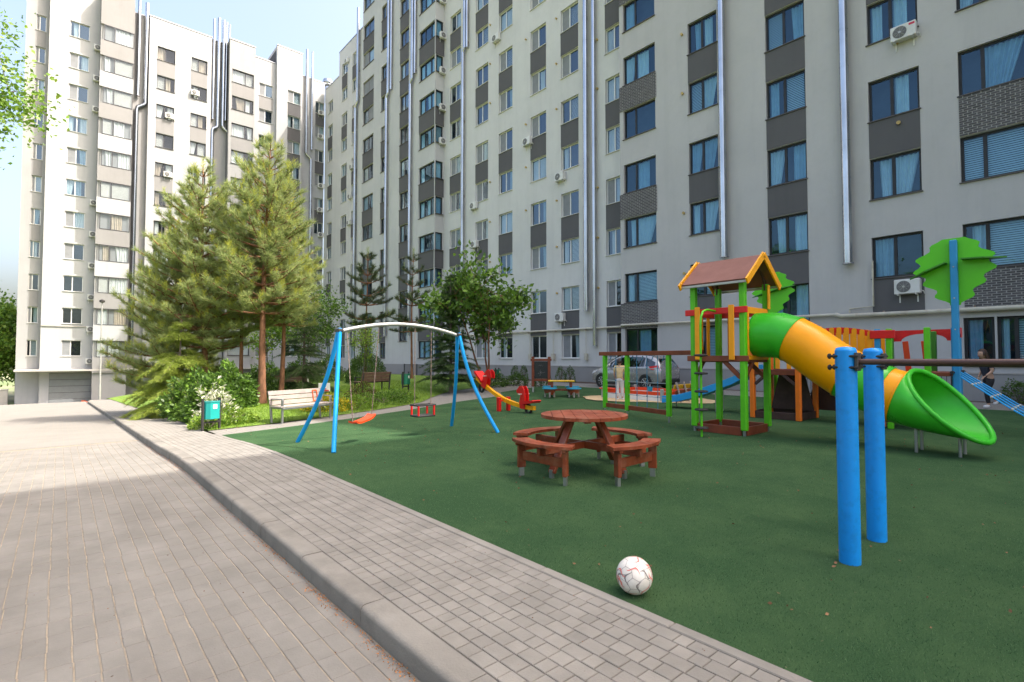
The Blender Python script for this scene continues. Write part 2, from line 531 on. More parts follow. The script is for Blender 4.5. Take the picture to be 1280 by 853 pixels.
def thing(name, label, cat, loc=(0, 0, 0), rotz=0.0, group=None):
    o = link(name, None, None, loc, (0, 0, rotz))
    o.empty_display_size = .1
    return tag(o, label, cat, group)
def single(name, mb, mats, label, cat, loc=(0, 0, 0), rotz=0.0, group=None, smooth=None):
    o = part(name, mb, mats, None, smooth, None, loc, (0, 0, rotz))
    return tag(o, label, cat, group)
def struct(name, mb, mats, smooth=None):
    o = part(name, mb, mats, None, smooth)
    o['kind'] = 'structure'
    return o
def copy_tree(o, parent=None):
    c = o.copy(); COL.objects.link(c); c.parent = parent
    for ch in list(o.children): copy_tree(ch, c)
    return c
def np_mesh(name, V, F, mats, midx=None, smooth=False):
    """V (n,3) floats, F (m,k) ints with k = 3 or 4"""
    me = bpy.data.meshes.new(name)
    m_, k = F.shape
    me.vertices.add(len(V)); me.loops.add(m_ * k); me.polygons.add(m_)
    me.vertices.foreach_set('co', np.ascontiguousarray(V, dtype=np.float32).ravel())
    me.loops.foreach_set('vertex_index', np.ascontiguousarray(F, dtype=np.int32).ravel())
    me.polygons.foreach_set('loop_start', np.arange(0, m_ * k, k, dtype=np.int32))
    for mm in (mats if isinstance(mats, (list, tuple)) else [mats]): me.materials.append(M[mm])
    if midx is not None: me.polygons.foreach_set('material_index', np.ascontiguousarray(midx, dtype=np.int32))
    if smooth: me.polygons.foreach_set('use_smooth', np.ones(m_, dtype=bool))
    me.update(calc_edges=True)
    me.validate()
    return me
ORD = ['ground', 'first', 'second', 'third', 'fourth', 'fifth', 'sixth', 'seventh', 'eighth', 'ninth', 'tenth', 'eleventh', 'twelfth']

# ================================================================== the setting: ground, drive, pavement, turf, lawn
def sheet(xs, ys, zf, mb=None):
    mb = mb or MB()
    return mb.grid([[(x, y, zf(x, y)) for x in xs] for y in ys])
def frange(a, b, n):
    return [a + (b - a) * i / n for i in range(n + 1)]
gx = [-600, -300, -120, -60, -30, -16, -10] + frange(-6, 22, 14) + [30, 45, 80, 160, 320, 600]
gy = [-600, -300, -120, -60, -30, -12, -4] + frange(2, 64, 31) + [70, 90, 130, 200, 400, 700]
struct('ground', sheet(gx, gy, lambda x, y: zt(x, y) - .3), 'terrain')

ROAD_X0, KERB_X0, KERB_X1, WALK_X1, TURF_X0, TURF_X1 = -4.3, 1.36, 1.52, 2.50, 2.58, 19.9
NEAR_Y = 14.0
road = struct('road', sheet([ROAD_X0, -2, 0, KERB_X0 + .02], frange(-6, NEAR_Y, 120), lambda x, y: zt(x, y) - .1245), 'joint_sand')
far = MB()
sheet([ROAD_X0, -2, 0, KERB_X0 + .02], frange(NEAR_Y, 56, 28), lambda x, y: zt(x, y) - .12, far)
sheet(frange(-9, 9, 9), frange(56, 65.5, 6), lambda x, y: zt(min(x, 3), y) - .118, far)
part('far_paving', far, 'paving_far', road)

walk = struct('pavement', sheet([KERB_X1 - .02, 2.0, WALK_X1 + .01], frange(-6, NEAR_Y, 120), lambda x, y: zt(x, y) - .0065), 'joint_dark')
part('far_paving', sheet([KERB_X1 - .02, TURF_X0 + .02], frange(NEAR_Y, 44, 20), lambda x, y: zt(x, y) - .001), 'walk_far', walk)

def paver_mesh(w, l, c=.003, h=.05):
    mb = MB()
    a, b = w / 2, l / 2
    vs = [(-a, -b, -h), (a, -b, -h), (a, b, -h), (-a, b, -h), (-a, -b, -c), (a, -b, -c), (a, b, -c), (-a, b, -c),
          (-a + c, -b + c, 0), (a - c, -b + c, 0), (a - c, b - c, 0), (-a + c, b - c, 0)]
    fs = [(8, 9, 10, 11)]
    for k in range(4):
        k2 = (k + 1) % 4
        fs += [(k, k2, 4 + k2, 4 + k), (4 + k, 4 + k2, 8 + k2, 8 + k)]
    return mb.add(vs, fs)
rng = random.Random(3)
def lay(cells, material, parent, join_name, zoff):
    """cells: (x, y, w, l). The 300 that show largest become stones of their own, the rest one joined part."""
    def key(c):
        p = proj((c[0], c[1], zt(c[0], c[1]) + zoff))
        inside = p is not None and -20 < p[0] < 1300 and p[1] < 880
        return (0 if inside else 1, c[0] ** 2 + c[1] ** 2)
    cells = sorted(cells, key=key)
    cache = {}
    rest = MB()
    for i, (x, y, w, l) in enumerate(cells):
        z = zt(x, y) + zoff + rng.uniform(-.0012, .0012)
        slope = (zt(x, y + .1) - zt(x, y - .1)) / .2
        if i < 300:
            k = (round(w, 2), round(l, 2))
            if k not in cache: cache[k] = paver_mesh(w, l).mesh('paver', material)
            o = link('paver', cache[k], parent, (x, y, z), (math.atan(slope) + rng.uniform(-.006, .006), rng.uniform(-.008, .008), rng.uniform(-.006, .006)))
        else:
            pm = paver_mesh(w, l)
            rest.add([(vx + x, vy + y, vz + z + vy * slope) for vx, vy, vz in pm.v], pm.f)
    o = part(join_name, rest, material, parent)
    o['kind'] = 'stuff'
cells = []
ny = int((NEAR_Y + 3) / .205)
for j in range(ny):
    y = -3 + .205 * (j + .5)
    off = rng.uniform(-.004, .004)
    for i in range(int((KERB_X0 - ROAD_X0) / .1055)):
        cells.append((KERB_X0 - .062 - i * .1055 + off, y, .0985, .2046))
lay(cells, 'paver_road', road, 'paver_field', -.12)
cells = []
rows = 10
pw = (WALK_X1 - KERB_X1 - .004) / rows
for i in range(rows):
    y = -3.0 + rng.uniform(0, .1)
    while y < NEAR_Y:
        l = rng.choice((.08, .10, .10, .12, .14))
        cells.append((KERB_X1 + .003 + pw * (i + .5), y + l / 2, pw - .005, l - .005))
        y += l
lay(cells, 'paver_walk', walk, 'paver_field', 0.0)

# kerb stones: rounded upper front edge, each stone a piece
kerb = struct('kerb', MB().box(KERB_X0 + .015, KERB_X1 - .015, -6, 8, -.3, -.03), 'joint_dark')
KX = (KERB_X0 + KERB_X1) / 2
kp = [(KERB_X0, -.28)]
for k in range(6):
    a = math.pi - k * math.pi / 10
    kp.append((KERB_X0 + .035 + .035 * math.cos(a), -.033 + .035 * math.sin(a)))
kp += [(KERB_X1 - .006, .002), (KERB_X1, -.004), (KERB_X1, -.28)]
kp = [(x - KX, z) for x, z in kp]
km = MB().prism(kp[::-1], -.4965, .4965, Matrix(((1, 0, 0, 0), (0, 0, 1, 0), (0, 1, 0, 0), (0, 0, 0, 1)))).mesh('kerb_stone', 'kerb_concrete', 40)
for j in range(-6, 42):
    y = j + .42
    s = zt(1.4, y + .5) - zt(1.4, y - .5)
    link('kerb_stone', km, kerb, (KX + rng.uniform(-.003, .003), y, zt(1.4, y) + rng.uniform(-.003, .003)), (math.atan(s), rng.uniform(-.008, .008), rng.uniform(-.003, .003)))
EX = (WALK_X1 + TURF_X0) / 2
em = MB().cbox(WALK_X1 + .004 - EX, TURF_X0 - EX, -.4975, .4975, -.2, 0, .006).mesh('edging_stone', 'paver_walk')
for j in range(-6, 13):
    y = j + .1
    if y > 12.1: continue
    s = zt(2.5, y + .5) - zt(2.5, y - .5)
    link('edging_stone', em, walk, (EX, y, zt(2.5, y) + .003 + rng.uniform(-.002, .002)), (math.atan(s), 0, rng.uniform(-.003, .003)))

# turf, the path behind it, lawn, paved court along the block
def curve_y(tab, X):
    if X <= tab[0][0]: return tab[0][1]
    for (a, ya), (b, yb) in zip(tab, tab[1:]):
        if X <= b: return ya + (yb - ya) * (X - a) / (b - a)
    return tab[-1][1]
TURF_E = [(2.58, 12.2), (4, 12.75), (8, 14.4), (11, 15.6), (12.6, 16.0), (13.6, 16.2), (14.1, 16.9), (14.6, 17.6), (17, 18.6), (19.9, 19.6)]
PATH_E = [(2.58, 13.5), (4, 13.95), (8, 15.6), (10, 16.6), (11.5, 18.2), (13, 19.6), (15, 20.6), (17, 21.4), (19.9, 22.4)]
def between(x0, x1, n, fa, fb, m, zf):
    P = []
    for j in range(m + 1):
        P.append([(x, fa(x) + (fb(x) - fa(x)) * j / m, 0) for x in frange(x0, x1, n)])
    return MB().grid([[(x, y, zf(x, y)) for x, y, _ in r] for r in P])
turf = struct('artificial_turf', between(TURF_X0, TURF_X1, 70, lambda x: -7, lambda x: curve_y(TURF_E, x), 40, zt), 'turf')
struct('path', between(TURF_X0, TURF_X1, 70, lambda x: curve_y(TURF_E, x) - .02, lambda x: curve_y(PATH_E, x) + .02, 6, lambda x, y: zt(x, y) - .006), 'walk_far')
def lawn_z(x, y):
    e = min(1, max(0, (y - curve_y(PATH_E, x)) / 3.0)) * min(1, max(0, (x - 2.5) / 2)) * min(1, max(0, (20.2 - x) / 2))
    return zt(x, y) + .012 + .28 * e + .1 * math.sin(x * .7) * math.sin(y * .45) * e
lawn = struct('lawn', between(TURF_X0, TURF_X1, 40, lambda x: curve_y(PATH_E, x), lambda x: 60, 60, lawn_z), 'lawn')
struct('back_path', between(8, TURF_X1, 24, lambda x: 36 + .1 * x, lambda x: 38.2 + .1 * x, 3, lambda x, y: lawn_z(x, y) + .03), 'walk_far')
struct('court_paving', sheet([TURF_X1, 21.5, 22.9], frange(-10, 64, 37), lambda x, y: zt(x, y) - .002), 'walk_far')
struct('planting_bed', sheet([22.85, 24, 25.4], frange(-10, 64, 37), lambda x, y: zt(x, y) - .012), 'soil')
struct('verge', sheet([-18, -10, ROAD_X0], frange(-10, 60, 35), lambda x, y: zt(x, y) - .06), 'lawn')

# ================================================================== buildings
_wc = {}
def facade(mb, T, u0, u1, z0, z1, rects, depth=.16, mi=0):
    us = sorted({u0, u1, *[r[0] for r in rects], *[r[1] for r in rects]})
    zs = sorted({z0, z1, *[r[2] for r in rects], *[r[3] for r in rects]})
    us = [u for u in us if u0 - 1e-6 <= u <= u1 + 1e-6]; zs = [z for z in zs if z0 - 1e-6 <= z <= z1 + 1e-6]
    nu, nz = len(us), len(zs)
    hole = np.zeros((nz - 1, nu - 1), bool)
    for r in rects:
        for i in range(nz - 1):
            if zs[i] >= r[2] - 1e-6 and zs[i + 1] <= r[3] + 1e-6:
                for j in range(nu - 1):
                    if us[j] >= r[0] - 1e-6 and us[j + 1] <= r[1] + 1e-6: hole[i, j] = True
    vs = [T @ Vector((u, 0, z)) for z in zs for u in us]
    fs = [(i * nu + j, i * nu + j + 1, (i + 1) * nu + j + 1, (i + 1) * nu + j)
          for i in range(nz - 1) for j in range(nu - 1) if not hole[i, j]]
    mb.add(vs, fs, mi)
    for (a, b, c, d) in rects:
        q = [(a, c), (b, c), (b, d), (a, d)]
        vs = [T @ Vector((u, 0, z)) for u, z in q] + [T @ Vector((u, depth, z)) for u, z in q]
        mb.add(vs, [(k, 4 + k, 4 + (k + 1) % 4, (k + 1) % 4) for k in range(4)], mi)
def window_meshes(w, h, style, fc):
    k = (round(w, 2), round(h, 2), style, fc)
    if k in _wc: return _wc[k]
    t = {'frame_white': .055, 'frame_dark': .08}.get(fc, .06)
    splits = {'2': [.46], '2l': [.36], '3': [.33, .72], '1': [], '2r': [.62]}[style]
    f = MB()
    f.box(-w / 2, w / 2, 0, .07, 0, t); f.box(-w / 2, w / 2, 0, .07, h - t, h)
    f.box(-w / 2, -w / 2 + t, .002, .068, t, h - t); f.box(w / 2 - t, w / 2, .002, .068, t, h - t)
    xs = [-w / 2 + t] + [-w / 2 + w * s for s in splits] + [w / 2 - t]
    for s in xs[1:-1]: f.box(s - t * .65, s + t * .65, .003, .066, t, h - t)
    fm = f.mesh('window', fc)
    panes = []
    for i, (a, b) in enumerate(zip(xs, xs[1:])):
        a2 = a + (t * .65 if i else 0); b2 = b - (t * .65 if i < len(xs) - 2 else 0)
        pm = MB().add([(a2, .03, t), (b2, .03, t), (b2, .03, h - t), (a2, .03, h - t)], [(0, 1, 2, 3)]).mesh('pane', {'frame_dark': 'glass_sky_blue', 'frame_slate': 'glass_clear'}.get(fc, 'glass'))
        panes.append((pm, a2, b2))
    sl = MB().box(-w / 2 - .04, w / 2 + .04, -.20, .0, -.035, -.003).mesh('sill', 'sill_white' if fc == 'frame_white' else 'sill_dark')
    _wc[k] = (fm, panes, sl, t)
    return _wc[k]
def drape_mesh(a, b, z0, z1, kind, var):
    k = ('d', round(a, 2), round(b, 2), round(z0, 2), round(z1, 2), kind, var)
    if k in _wc: return _wc[k]
    mb = MB()
    if kind == 'blind':
        n = max(4, int((z1 - z0) / .075))
        for i in range(n):
            z = z0 + (z1 - z0) * (i + .5) / n
            mb.add([(a, .10, z - .03), (b, .10, z - .03), (b, .13, z + .03), (a, .13, z + .03)], [(0, 1, 2, 3)])
        me = mb.mesh('blind', 'blind')
    elif kind == 'screen_grey':
        mb.add([(a, .012, z0), (b, .012, z0), (b, .012, z1), (a, .012, z1)], [(0, 1, 2, 3)])
        me = mb.mesh('insect_screen', 'screen_grey')
    else:
        n = max(8, int((b - a) / .03)); r = random.Random(var)
        ph = r.uniform(0, 6); sw = r.choice((0, .3, .5, .8)); a0_, b0_ = a, b
        if var in (1, 3): a = a + (b - a) * .28
        elif var == 4: b = b - (b - a) * .38
        lo = []; hi = []
        for i in range(n + 1):
            t = i / n
            y = .15 + .040 * math.sin(t * (b - a) * 46 + ph) + .02 * math.sin(t * (b - a) * 19 + ph * 2)
            x = a + (b - a) * t
            hi.append((x, y, z1)); lo.append((x + sw * (b - a) * (1 if var % 2 else -1) * .5 * (t if var % 2 == 0 else 1 - t), y, z0))
        mb.grid([lo, hi]); me = mb.mesh('curtain', kind)
    _wc[k] = me
    return me
wrng = random.Random(11)
def window(root, T, u0, u1, z0, z1, style, fc, depth=.13, deco=None, sill=True):
    w, h = u1 - u0, z1 - z0
    choices = ('curtain_white', 'curtain_white', 'curtain_white', 'blind', 'screen_grey', 'curtain_blue', 'curtain_beige', None) if T.translation.y > 40 else ('curtain_white', 'curtain_white', 'curtain_blue', 'screen_grey', None, None, 'blind', 'curtain_beige')
    mid = T @ Vector(((u0 + u1) / 2, 0, (z0 + z1) / 2))
    if not in_frame([T @ Vector((u, 0, z)) for u in (u0, u1) for z in (z0, z1)]): return None
    fm, panes, sl, t = window_meshes(w, h, style, fc)
    o = link('window', fm, root)
    o.matrix_basis = T @ Matrix.Translation(((u0 + u1) / 2, depth, z0))
    for i, (pm, a, b) in enumerate(panes):
        link('pane', pm, o)
        d = deco[i % len(deco)] if deco else wrng.choice(choices)
        if fc == 'frame_white' and not deco:
            d = wrng.choice(('screen_grey', 'screen_grey', 'screen_grey', 'curtain_white', None) if i == 0 else ('curtain_white', 'curtain_blue', None, None, 'blind', 'curtain_white'))
        elif fc == 'frame_slate' and not deco:
            d = wrng.choice(('curtain_white', 'curtain_white', 'curtain_white', 'blind', 'curtain_beige', None))
        elif fc == 'frame_dark' and not deco:
            d = wrng.choice(('curtain_white', 'curtain_white', 'curtain_white', 'curtain_blue', None, 'blind'))
        if d:
            dm = drape_mesh(a, b, t, h - t, d, wrng.randrange(5))
            link(dm.name.split('.')[0], dm, o)
    if sill: link('sill', sl, o)
    return o
def solid(mb, x0, x1, y0, y1, z0, z1):
    mb.box(x0, x1, y0, y1, z0, z1)
TX = lambda X: Matrix.Translation((X, 0, 0)) @ Matrix.Rotation(-math.pi / 2, 4, 'Z')   # wall facing -X; u = -Y
TY = lambda Y: Matrix.Translation((0, Y, 0))                                         # wall facing -Y; u = X
def panel(root, T, u0, u1, z0, z1, m, proud=.02, back=.0, name='spandrel_panel', smooth=None):
    if not in_frame([T @ Vector((u, 0, z)) for u in (u0, u1) for z in (z0, z1)]): return
    k = ('p', round(u1 - u0, 2), round(z1 - z0, 2), m, proud)
    if k not in _wc:
        _wc[k] = MB().box(-(u1 - u0) / 2, (u1 - u0) / 2, -proud, -.001, 0, z1 - z0).mesh(name, m)
    o = link(name, _wc[k], root); o.matrix_basis = T @ Matrix.Translation(((u0 + u1) / 2, back, z0))
    return o
def brick_panel(root, T, u0, u1, z0, z1):
    """facing bricks standing proud of pale mortar: too many to be parts of their own"""
    if not in_frame([T @ Vector((u, 0, z)) for u in (u0, u1) for z in (z0, z1)]): return
    k = ('b', round(u1 - u0, 2), round(z1 - z0, 2))
    if k not in _wc:
        w, h = u1 - u0, z1 - z0
        mb = MB().box(-w / 2, w / 2, -.03, -.001, 0, h, 1)
        n = int(h / .078)
        for j in range(n):
            zz = h * j / n; x = -w / 2 - (.12 if j % 2 else 0)
            while x < w / 2 - .02:
                a, b = max(x, -w / 2), min(x + .225, w / 2)
                if b - a > .03: mb.box(a + .004, b - .008, -.042, -.03, zz + .009, zz + h / n - .009, 0)
                x += .24
        _wc[k] = mb.mesh('brick_panel', ['brick_face', 'brick_mortar'])
    o = link('brick_panel', _wc[k], root); o.matrix_basis = T @ Matrix.Translation(((u0 + u1) / 2, 0, z0))
    o['kind'] = 'stuff'

FH, SILL0 = 3.07, 1.45
def sill(k): return SILL0 + FH * k

# ---------------- long block on the right of the court (walls facing -X)
XG, XW, XE, XD = 23.7, 24.6, 23.7, 24.9
yG = at_x(775, XG, 200); yE0 = at_x(543.5, XE, 240); yE1 = at_x(453, XE, 120); yD1 = at_x(424, XD, 100); yEnd = 65.0
blockR = thing('apartment_building', 'long grey and white apartment block with flue pipes rising behind the playground', 'building', (XG, 10, 0))
def rw(name, X, ya, yb, roof, cols, plast, z0=-.6, jamb=True):
    """cols: list of (px_left, px_right, py_ref, style, frame, levels(list of (z0,z1)), panels(list of (z0,z1,mat|'brick')))"""
    T = TX(X)
    Ti = Matrix.Translation((-XG, -10, 0)) @ T
    rects = []
    for c in cols:
        u0, u1 = -at_x(c[0], X, c[2]), -at_x(c[1], X, c[2])
        for (a, b) in c[5]:
            if b < roof - .3: rects.append((round(u0, 3), round(u1, 3), a, b))
        c.append((u0, u1))
    mb = MB(); facade(mb, Ti, -yb, -ya, z0, roof, rects)
    part(name, mb, plast, blockR)
    for c in cols:
        u0, u1 = c[-1]
        for (a, b) in c[5]:
            if b < roof - .3:
                o = window(blockR, T, u0, u1, a, b, c[3], c[4], deco=c[7] if len(c) > 8 else None)
                if o: o.matrix_basis = Matrix.Translation((-XG, -10, 0)) @ o.matrix_basis
        for (a, b, m) in c[6]:
            if b > roof - .3: continue
            if m == 'brick':
                n0 = len(blockR.children); brick_panel(blockR, T, u0, u1, a, b)
                o = blockR.children[-1] if False else None
            else:
                panel(blockR, T, u0, u1, a, b, m)
    # solid block darkened to stand in for unlit rooms behind the windows, parapet, roof and back
    mb = MB()
    mb.box(X + .55 - XG, X + 15 - XG, ya - 10 + (.003 if jamb else .5), yb - 10 - .003, z0, roof - .4)
    part('rooms', mb, 'interior_shade', blockR)
    mb = MB()
    mb.box(X - XG + .002, X + 15.2 - XG, ya - 10 + (.002 if jamb else .12), yb - 10 - .002, roof - .39, roof - .01)
    mb.box(X - XG + .004, X - XG + .54, yb - 10 - .05, yb - 10 - .004, z0, roof - .4)
    if jamb: mb.box(X - XG + .004, X - XG + .54, ya - 10 + .004, ya - 10 + .05, z0, roof - .4)
    part('roof', mb, plast, blockR)
    mb = MB().box(X - XG - .05, X - XG + .35, ya - 10, yb - 10, roof - .02, roof + .06)
    part('parapet_cap', mb, 'steel', blockR)
def levels(h, ks, off=0.0): return [(round(sill(k) + off, 3), round(sill(k) + off + h, 3)) for k in ks]
def odd_panels(h, ks, m): return [(sill(k - 1) + h + .02, sill(k) - .03, m) for k in ks if k % 2 == 1]
K = range(0, 12)
# grey end of the block
hG = 1.6
stairs = [(6.0 + FH * j, 6.0 + FH * j + 1.67) for j in range(0, 9)]
rw('wall', XG, -14, yG, 36.0, [
    [780, 820, 230, '2l', 'frame_dark', levels(1.62, K), []],
    [861, 897.5, 180, '2', 'frame_dark', levels(hG, K), odd_panels(hG, K, 'panel_dark')],
    [958, 1007.5, 150, '2', 'frame_dark', stairs + [(3.0, 4.66)], [(s[0] - FH + 1.69, s[0] - .03, 'panel_dark') for s in stairs]],
    [1087.5, 1152, 220, '2', 'frame_dark', levels(hG, range(1, 12)), odd_panels(hG, K, 'panel_dark')],
    [1201.5, 1291, 230, '2l', 'frame_dark', levels(hG, range(1, 12)), odd_panels(hG, K, 'brick')],
    [1205, 1244, 430, '1', 'frame_dark', [(1.2, 2.85)], []],
    [1247, 1300, 430, '2', 'frame_dark', [(1.2, 2.85)], []],
], 'plaster_grey')
T = TX(XG)
ub0, ub1 = -yG, -at_x(821.5, XG, 230)
for k in range(1, 8):
    if k % 2: brick_panel(blockR, T, ub0, ub1, sill(k - 1) + 1.64, sill(k) - .03)
# recessed white middle
hW = 1.53
Wc = lambda a, b, r, st='2', pan=True, ks=K: [a, b, r, st, 'frame_white', levels(hW, ks), odd_panels(hW, ks, 'panel_dark') if pan else []]
rw('wall', XW, yG, yE0, 36.0, [
    Wc(757.5, 779.5, 240), Wc(701.5, 723.4, 240), Wc(663.3, 682.8, 240), Wc(623.5, 640.5, 240), Wc(594.3, 610, 240), Wc(562.3, 575.5, 240)], 'plaster_white')
# stepped grey bay section with the staircase
st2 = [(SILL0 + FH * (j + .5), SILL0 + FH * (j + .5) + 1.6) for j in range(0, 13)]
rw('wall', XE, yE0, yE1, 41.5, [
    [523.3, 542.5, 240, '3', 'frame_dark', levels(1.5, range(0, 13)), [(sill(k - 1) + 1.52, sill(k) - .03, 'panel_dark') for k in range(1, 13, 2)]],
    [499, 510, 240, '2', 'frame_brown', st2, [(a - FH + 1.62, a - .03, 'panel_dark') for a, b in st2[1:]]],
    [475.5, 483, 240, '2', 'frame_brown', levels(1.5, range(0, 13)), odd_panels(1.5, range(0, 13), 'panel_dark')],
    [452.8, 466, 240, '2', 'frame_brown', levels(1.55, range(0, 13)), odd_panels(1.55, range(0, 13), 'panel_dark')]], 'plaster_mid', jamb=False)
# side of that section (faces the camera)
Tside = TY(yE0)
mb = MB()
sw = XW - XE
rects = [(XE + .06, XW - .12, round(sill(k), 3), round(sill(k) + 1.5, 3)) for k in range(0, 13)]
facade(mb, Matrix.Translation((-XG, -10, 0)) @ Matrix.Translation((0, -.004, 0)) @ Tside, XE, XW, -.6, 41.5, rects, depth=.1)
part('wall', mb, 'plaster_mid', blockR)
for i, r in enumerate(rects):
    o = window(blockR, Tside, *r, '1', 'frame_dark', depth=.06)
    if o: o.matrix_basis = Matrix.Translation((-XG, -10, 0)) @ o.matrix_basis
    if i % 2: panel(blockR, Tside, XE + .0, XW - .02, sill(i - 1) + 1.52, sill(i) - .03, 'panel_dark')
# far end, stepping down
Dk = range(0, 12)
D = lambda a, b, r, ks: [a, b, r, '2', 'frame_white', levels(1.5, ks), odd_panels(1.5, ks, 'panel_dark')]
rw('wall', XD, yE1, yD1, 38.6, [D(439.5, 446, 200, Dk), D(426.6, 433.3, 200, Dk)], 'plaster_white')
rw('wall', XD, yD1, yEnd, 35.7, [D(409.5, 415, 220, range(0, 11))], 'plaster_white')
# objects created by window()/panel() in world terms: bring the remaining ones into the root's frame
for o in list(blockR.children):
    if o.name.split('.')[0] in ('spandrel_panel', 'brick_panel'):
        o.matrix_basis = Matrix.Translation((-XG, -10, 0)) @ o.matrix_basis
mb = MB()
for (X, a, b) in ((XG, -14, yG), (XW, yG + .01, yE0 - .01), (XE, yE0, yE1)):
    mb.box(X - XG - .035, X - XG - .002, a - 10, b - 10, -.5, .92)
part('plinth', mb, 'plinth', blockR)
mb = MB()
for (X, a, b) in ((XG, -14, yG), (XW, yG + .01, yE0 - .01)):
    mb.box(X - XG - .06, X - XG - .003, a - 10, b - 10, .92, .97)
part('plinth_ledge', mb, 'concrete_pale', blockR)
# small boiler vents beside the windows
vm = MB().tube([(0, -.09, 0), (0, .01, 0)], .055, 12).tube([(0, -.11, 0), (0, -.09, 0)], .07, 12).mesh('vent_cap', 'vent_yellow')
for (X, pxs) in ((XG, (855, 1126)), (XW, (696.5, 748, 613, 658))):
    for k in range(1, 9):
        for px in pxs:
            if (k * 7 + int(px)) % 4 == 0: continue
            yy = at_x(px, X, 240)
            zz = sill(k) + (1.2 if px != 1126 else -.35)
            if in_frame([(X, yy, zz)], 5):
                o = link('vent_cap', vm, blockR); o.matrix_basis = Matrix.Translation((-XG, -10, 0)) @ TX(X) @ Matrix.Translation((-yy, 0, zz))

# ---------------- block closing the far end (walls facing -Y)
YL = 65.0
blockL = thing('apartment_building', 'sunlit pale apartment block with glazed balconies at the end of the drive', 'building', (5, YL, -3))
OL = Matrix.Translation((-5, -YL, 3))
SL0, FL = 1.66, 3.09
def sl(k): return SL0 + FL * k
def lw(name, Y, pxa, pxb, ref, roof, cols, plast, ya=None, yb=None):
    T = TY(Y)
    a = at_y(pxa, Y, ref) if ya is None else ya
    b = at_y(pxb, Y, ref) if yb is None else yb
    rects = []
    for c in cols:
        u0, u1 = at_y(c[0], Y, c[2]), at_y(c[1], Y, c[2]); c.append((u0, u1))
        for (p, q) in c[5]: rects.append((round(u0, 3), round(u1, 3), p, q))
    mb = MB(); facade(mb, OL @ T, a, b, -3.6, roof, rects)
    part(name, mb, plast, blockL)
    for c in cols:
        u0, u1 = c[-1]
        for (p, q) in c[5]:
            o = window(blockL, T, u0, u1, p, q, c[3], c[4])
            if o: o.matrix_basis = OL @ o.matrix_basis
        for (p, q, m) in c[6]:
            o = panel(blockL, T, u0, u1, p, q, m)
            if o: o.matrix_basis = OL @ o.matrix_basis
    mb = MB(); mb.box(a - 5 + .003, b - 5 - .003, Y + .55 - YL, 14, -.6, roof - .4 + 3)
    part('rooms', mb, 'interior_shade', blockL)
    mb = MB(); mb.box(a - 5 + .002, b - 5 - .002, Y - YL + .002, 14.2, roof - .39 + 3, roof - .01 + 3)
    mb.box(a - 5 + .004, a - 5 + .06, Y - YL + .004, Y - YL + .54, -.6, roof - .4 + 3)
    mb.box(b - 5 - .06, b - 5 - .004, Y - YL + .004, Y - YL + .54, -.6, roof - .4 + 3)
    mb.box(a - 5 + .004, a - 5 + .04, Y - YL + .54, 14.1, -.6, roof - .4 + 3)
    part('roof', mb, plast, blockL)
    mb = MB().box(a - 5 - .03, b - 5 + .03, Y - YL - .05, Y - YL + .35, roof + 2.98, roof + 3.06)
    part('parapet_cap', mb, 'steel', blockL)
    return a, b
LK = range(0, 11)
def lv(h, ks, off=0): return [(round(sl(k) + off, 3), round(sl(k) + off + h, 3)) for k in ks]
def lp(h, ks, m, par, off=0): return [(sl(k - 1) + off + h + .02, sl(k) + off - .03, m) for k in ks if k > 0 and (par is None or k % 2 == par)]
R_L = 37.3
a0, b0 = lw('wall', YL + .9, 20, 50.5, 430, R_L, [[34, 47, 400, '2l', 'frame_white', lv(1.5, LK), lp(1.5, LK, 'sun_rose', 0)]], 'sun_taupe')
a1, b1 = lw('wall', YL, 50.5, 119, 430, R_L + .3, [[77.5, 102.5, 400, '2', 'frame_white', lv(1.5, LK), []]], 'sun_cream', ya=b0)
a2, b2 = lw('wall', YL - 1.3, 0, 0, 0, R_L + .5, [], 'sun_taupe', ya=at_y(122, YL - 1.3, 200), yb=at_y(164, YL - 1.3, 200))
a3, b3 = lw('wall', YL + .5, 0, 0, 0, R_L, [], 'sun_taupe', ya=b2, yb=at_y(187.5, YL, 30))
mb = MB(); facade(mb, OL @ TY(YL + .1), b1, a2 + .3, -3.6, R_L + .3, []); part('wall', mb, 'sun_cream', blockL)
a4, b4 = lw('wall', YL, 0, 0, 0, R_L, [
    [195, 217.5, 150, '2', 'frame_slate', lv(1.45, LK, .35), lp(1.45, LK, 'sun_rose', 0, .35)],
    [238, 258, 150, '2', 'frame_slate', lv(1.45, LK, .35), lp(1.45, LK, 'sun_rose', 0, .35)]], 'sun_cream', ya=b3, yb=at_y(265, YL, 60))
a5, b5 = lw('wall', YL + .4, 0, 0, 0, R_L, [], 'sun_taupe', ya=b4, yb=at_y(287.5, YL - .8, 60))
a6, b6 = lw('wall', YL - .8, 0, 0, 0, R_L + .2, [[289.5, 316.5, 150, '2r', 'frame_slate', lv(1.5, LK, .1), lp(1.5, LK, 'sun_rose', 0, .1)]], 'sun_taupe', ya=b5, yb=at_y(319.5, YL - .8, 60))
a7, b7 = lw('wall', YL + .2, 0, 0, 0, R_L - .3, [[324, 341, 120, '2', 'frame_white', lv(1.5, LK), lp(1.5, LK, 'sun_rose', 0)]], 'sun_cream', ya=b6, yb=at_y(347, YL - .3, 60))
a8, b8 = lw('wall', YL - .3, 0, 0, 0, R_L + 1.8, [[359.5, 375.5, 150, '2', 'frame_white', lv(1.5, LK), lp(1.5, LK, 'panel_dark', None)]], 'sun_cream', ya=b7, yb=at_y(378.5, YL - .3, 60))
a9, b9 = lw('wall', YL + .3, 0, 0, 0, R_L - .6, [[393, 404, 240, '2', 'frame_white', lv(1.5, LK), lp(1.5, LK, 'panel_dark', 0)]], 'sun_cream', ya=b8, yb=XD + .02)
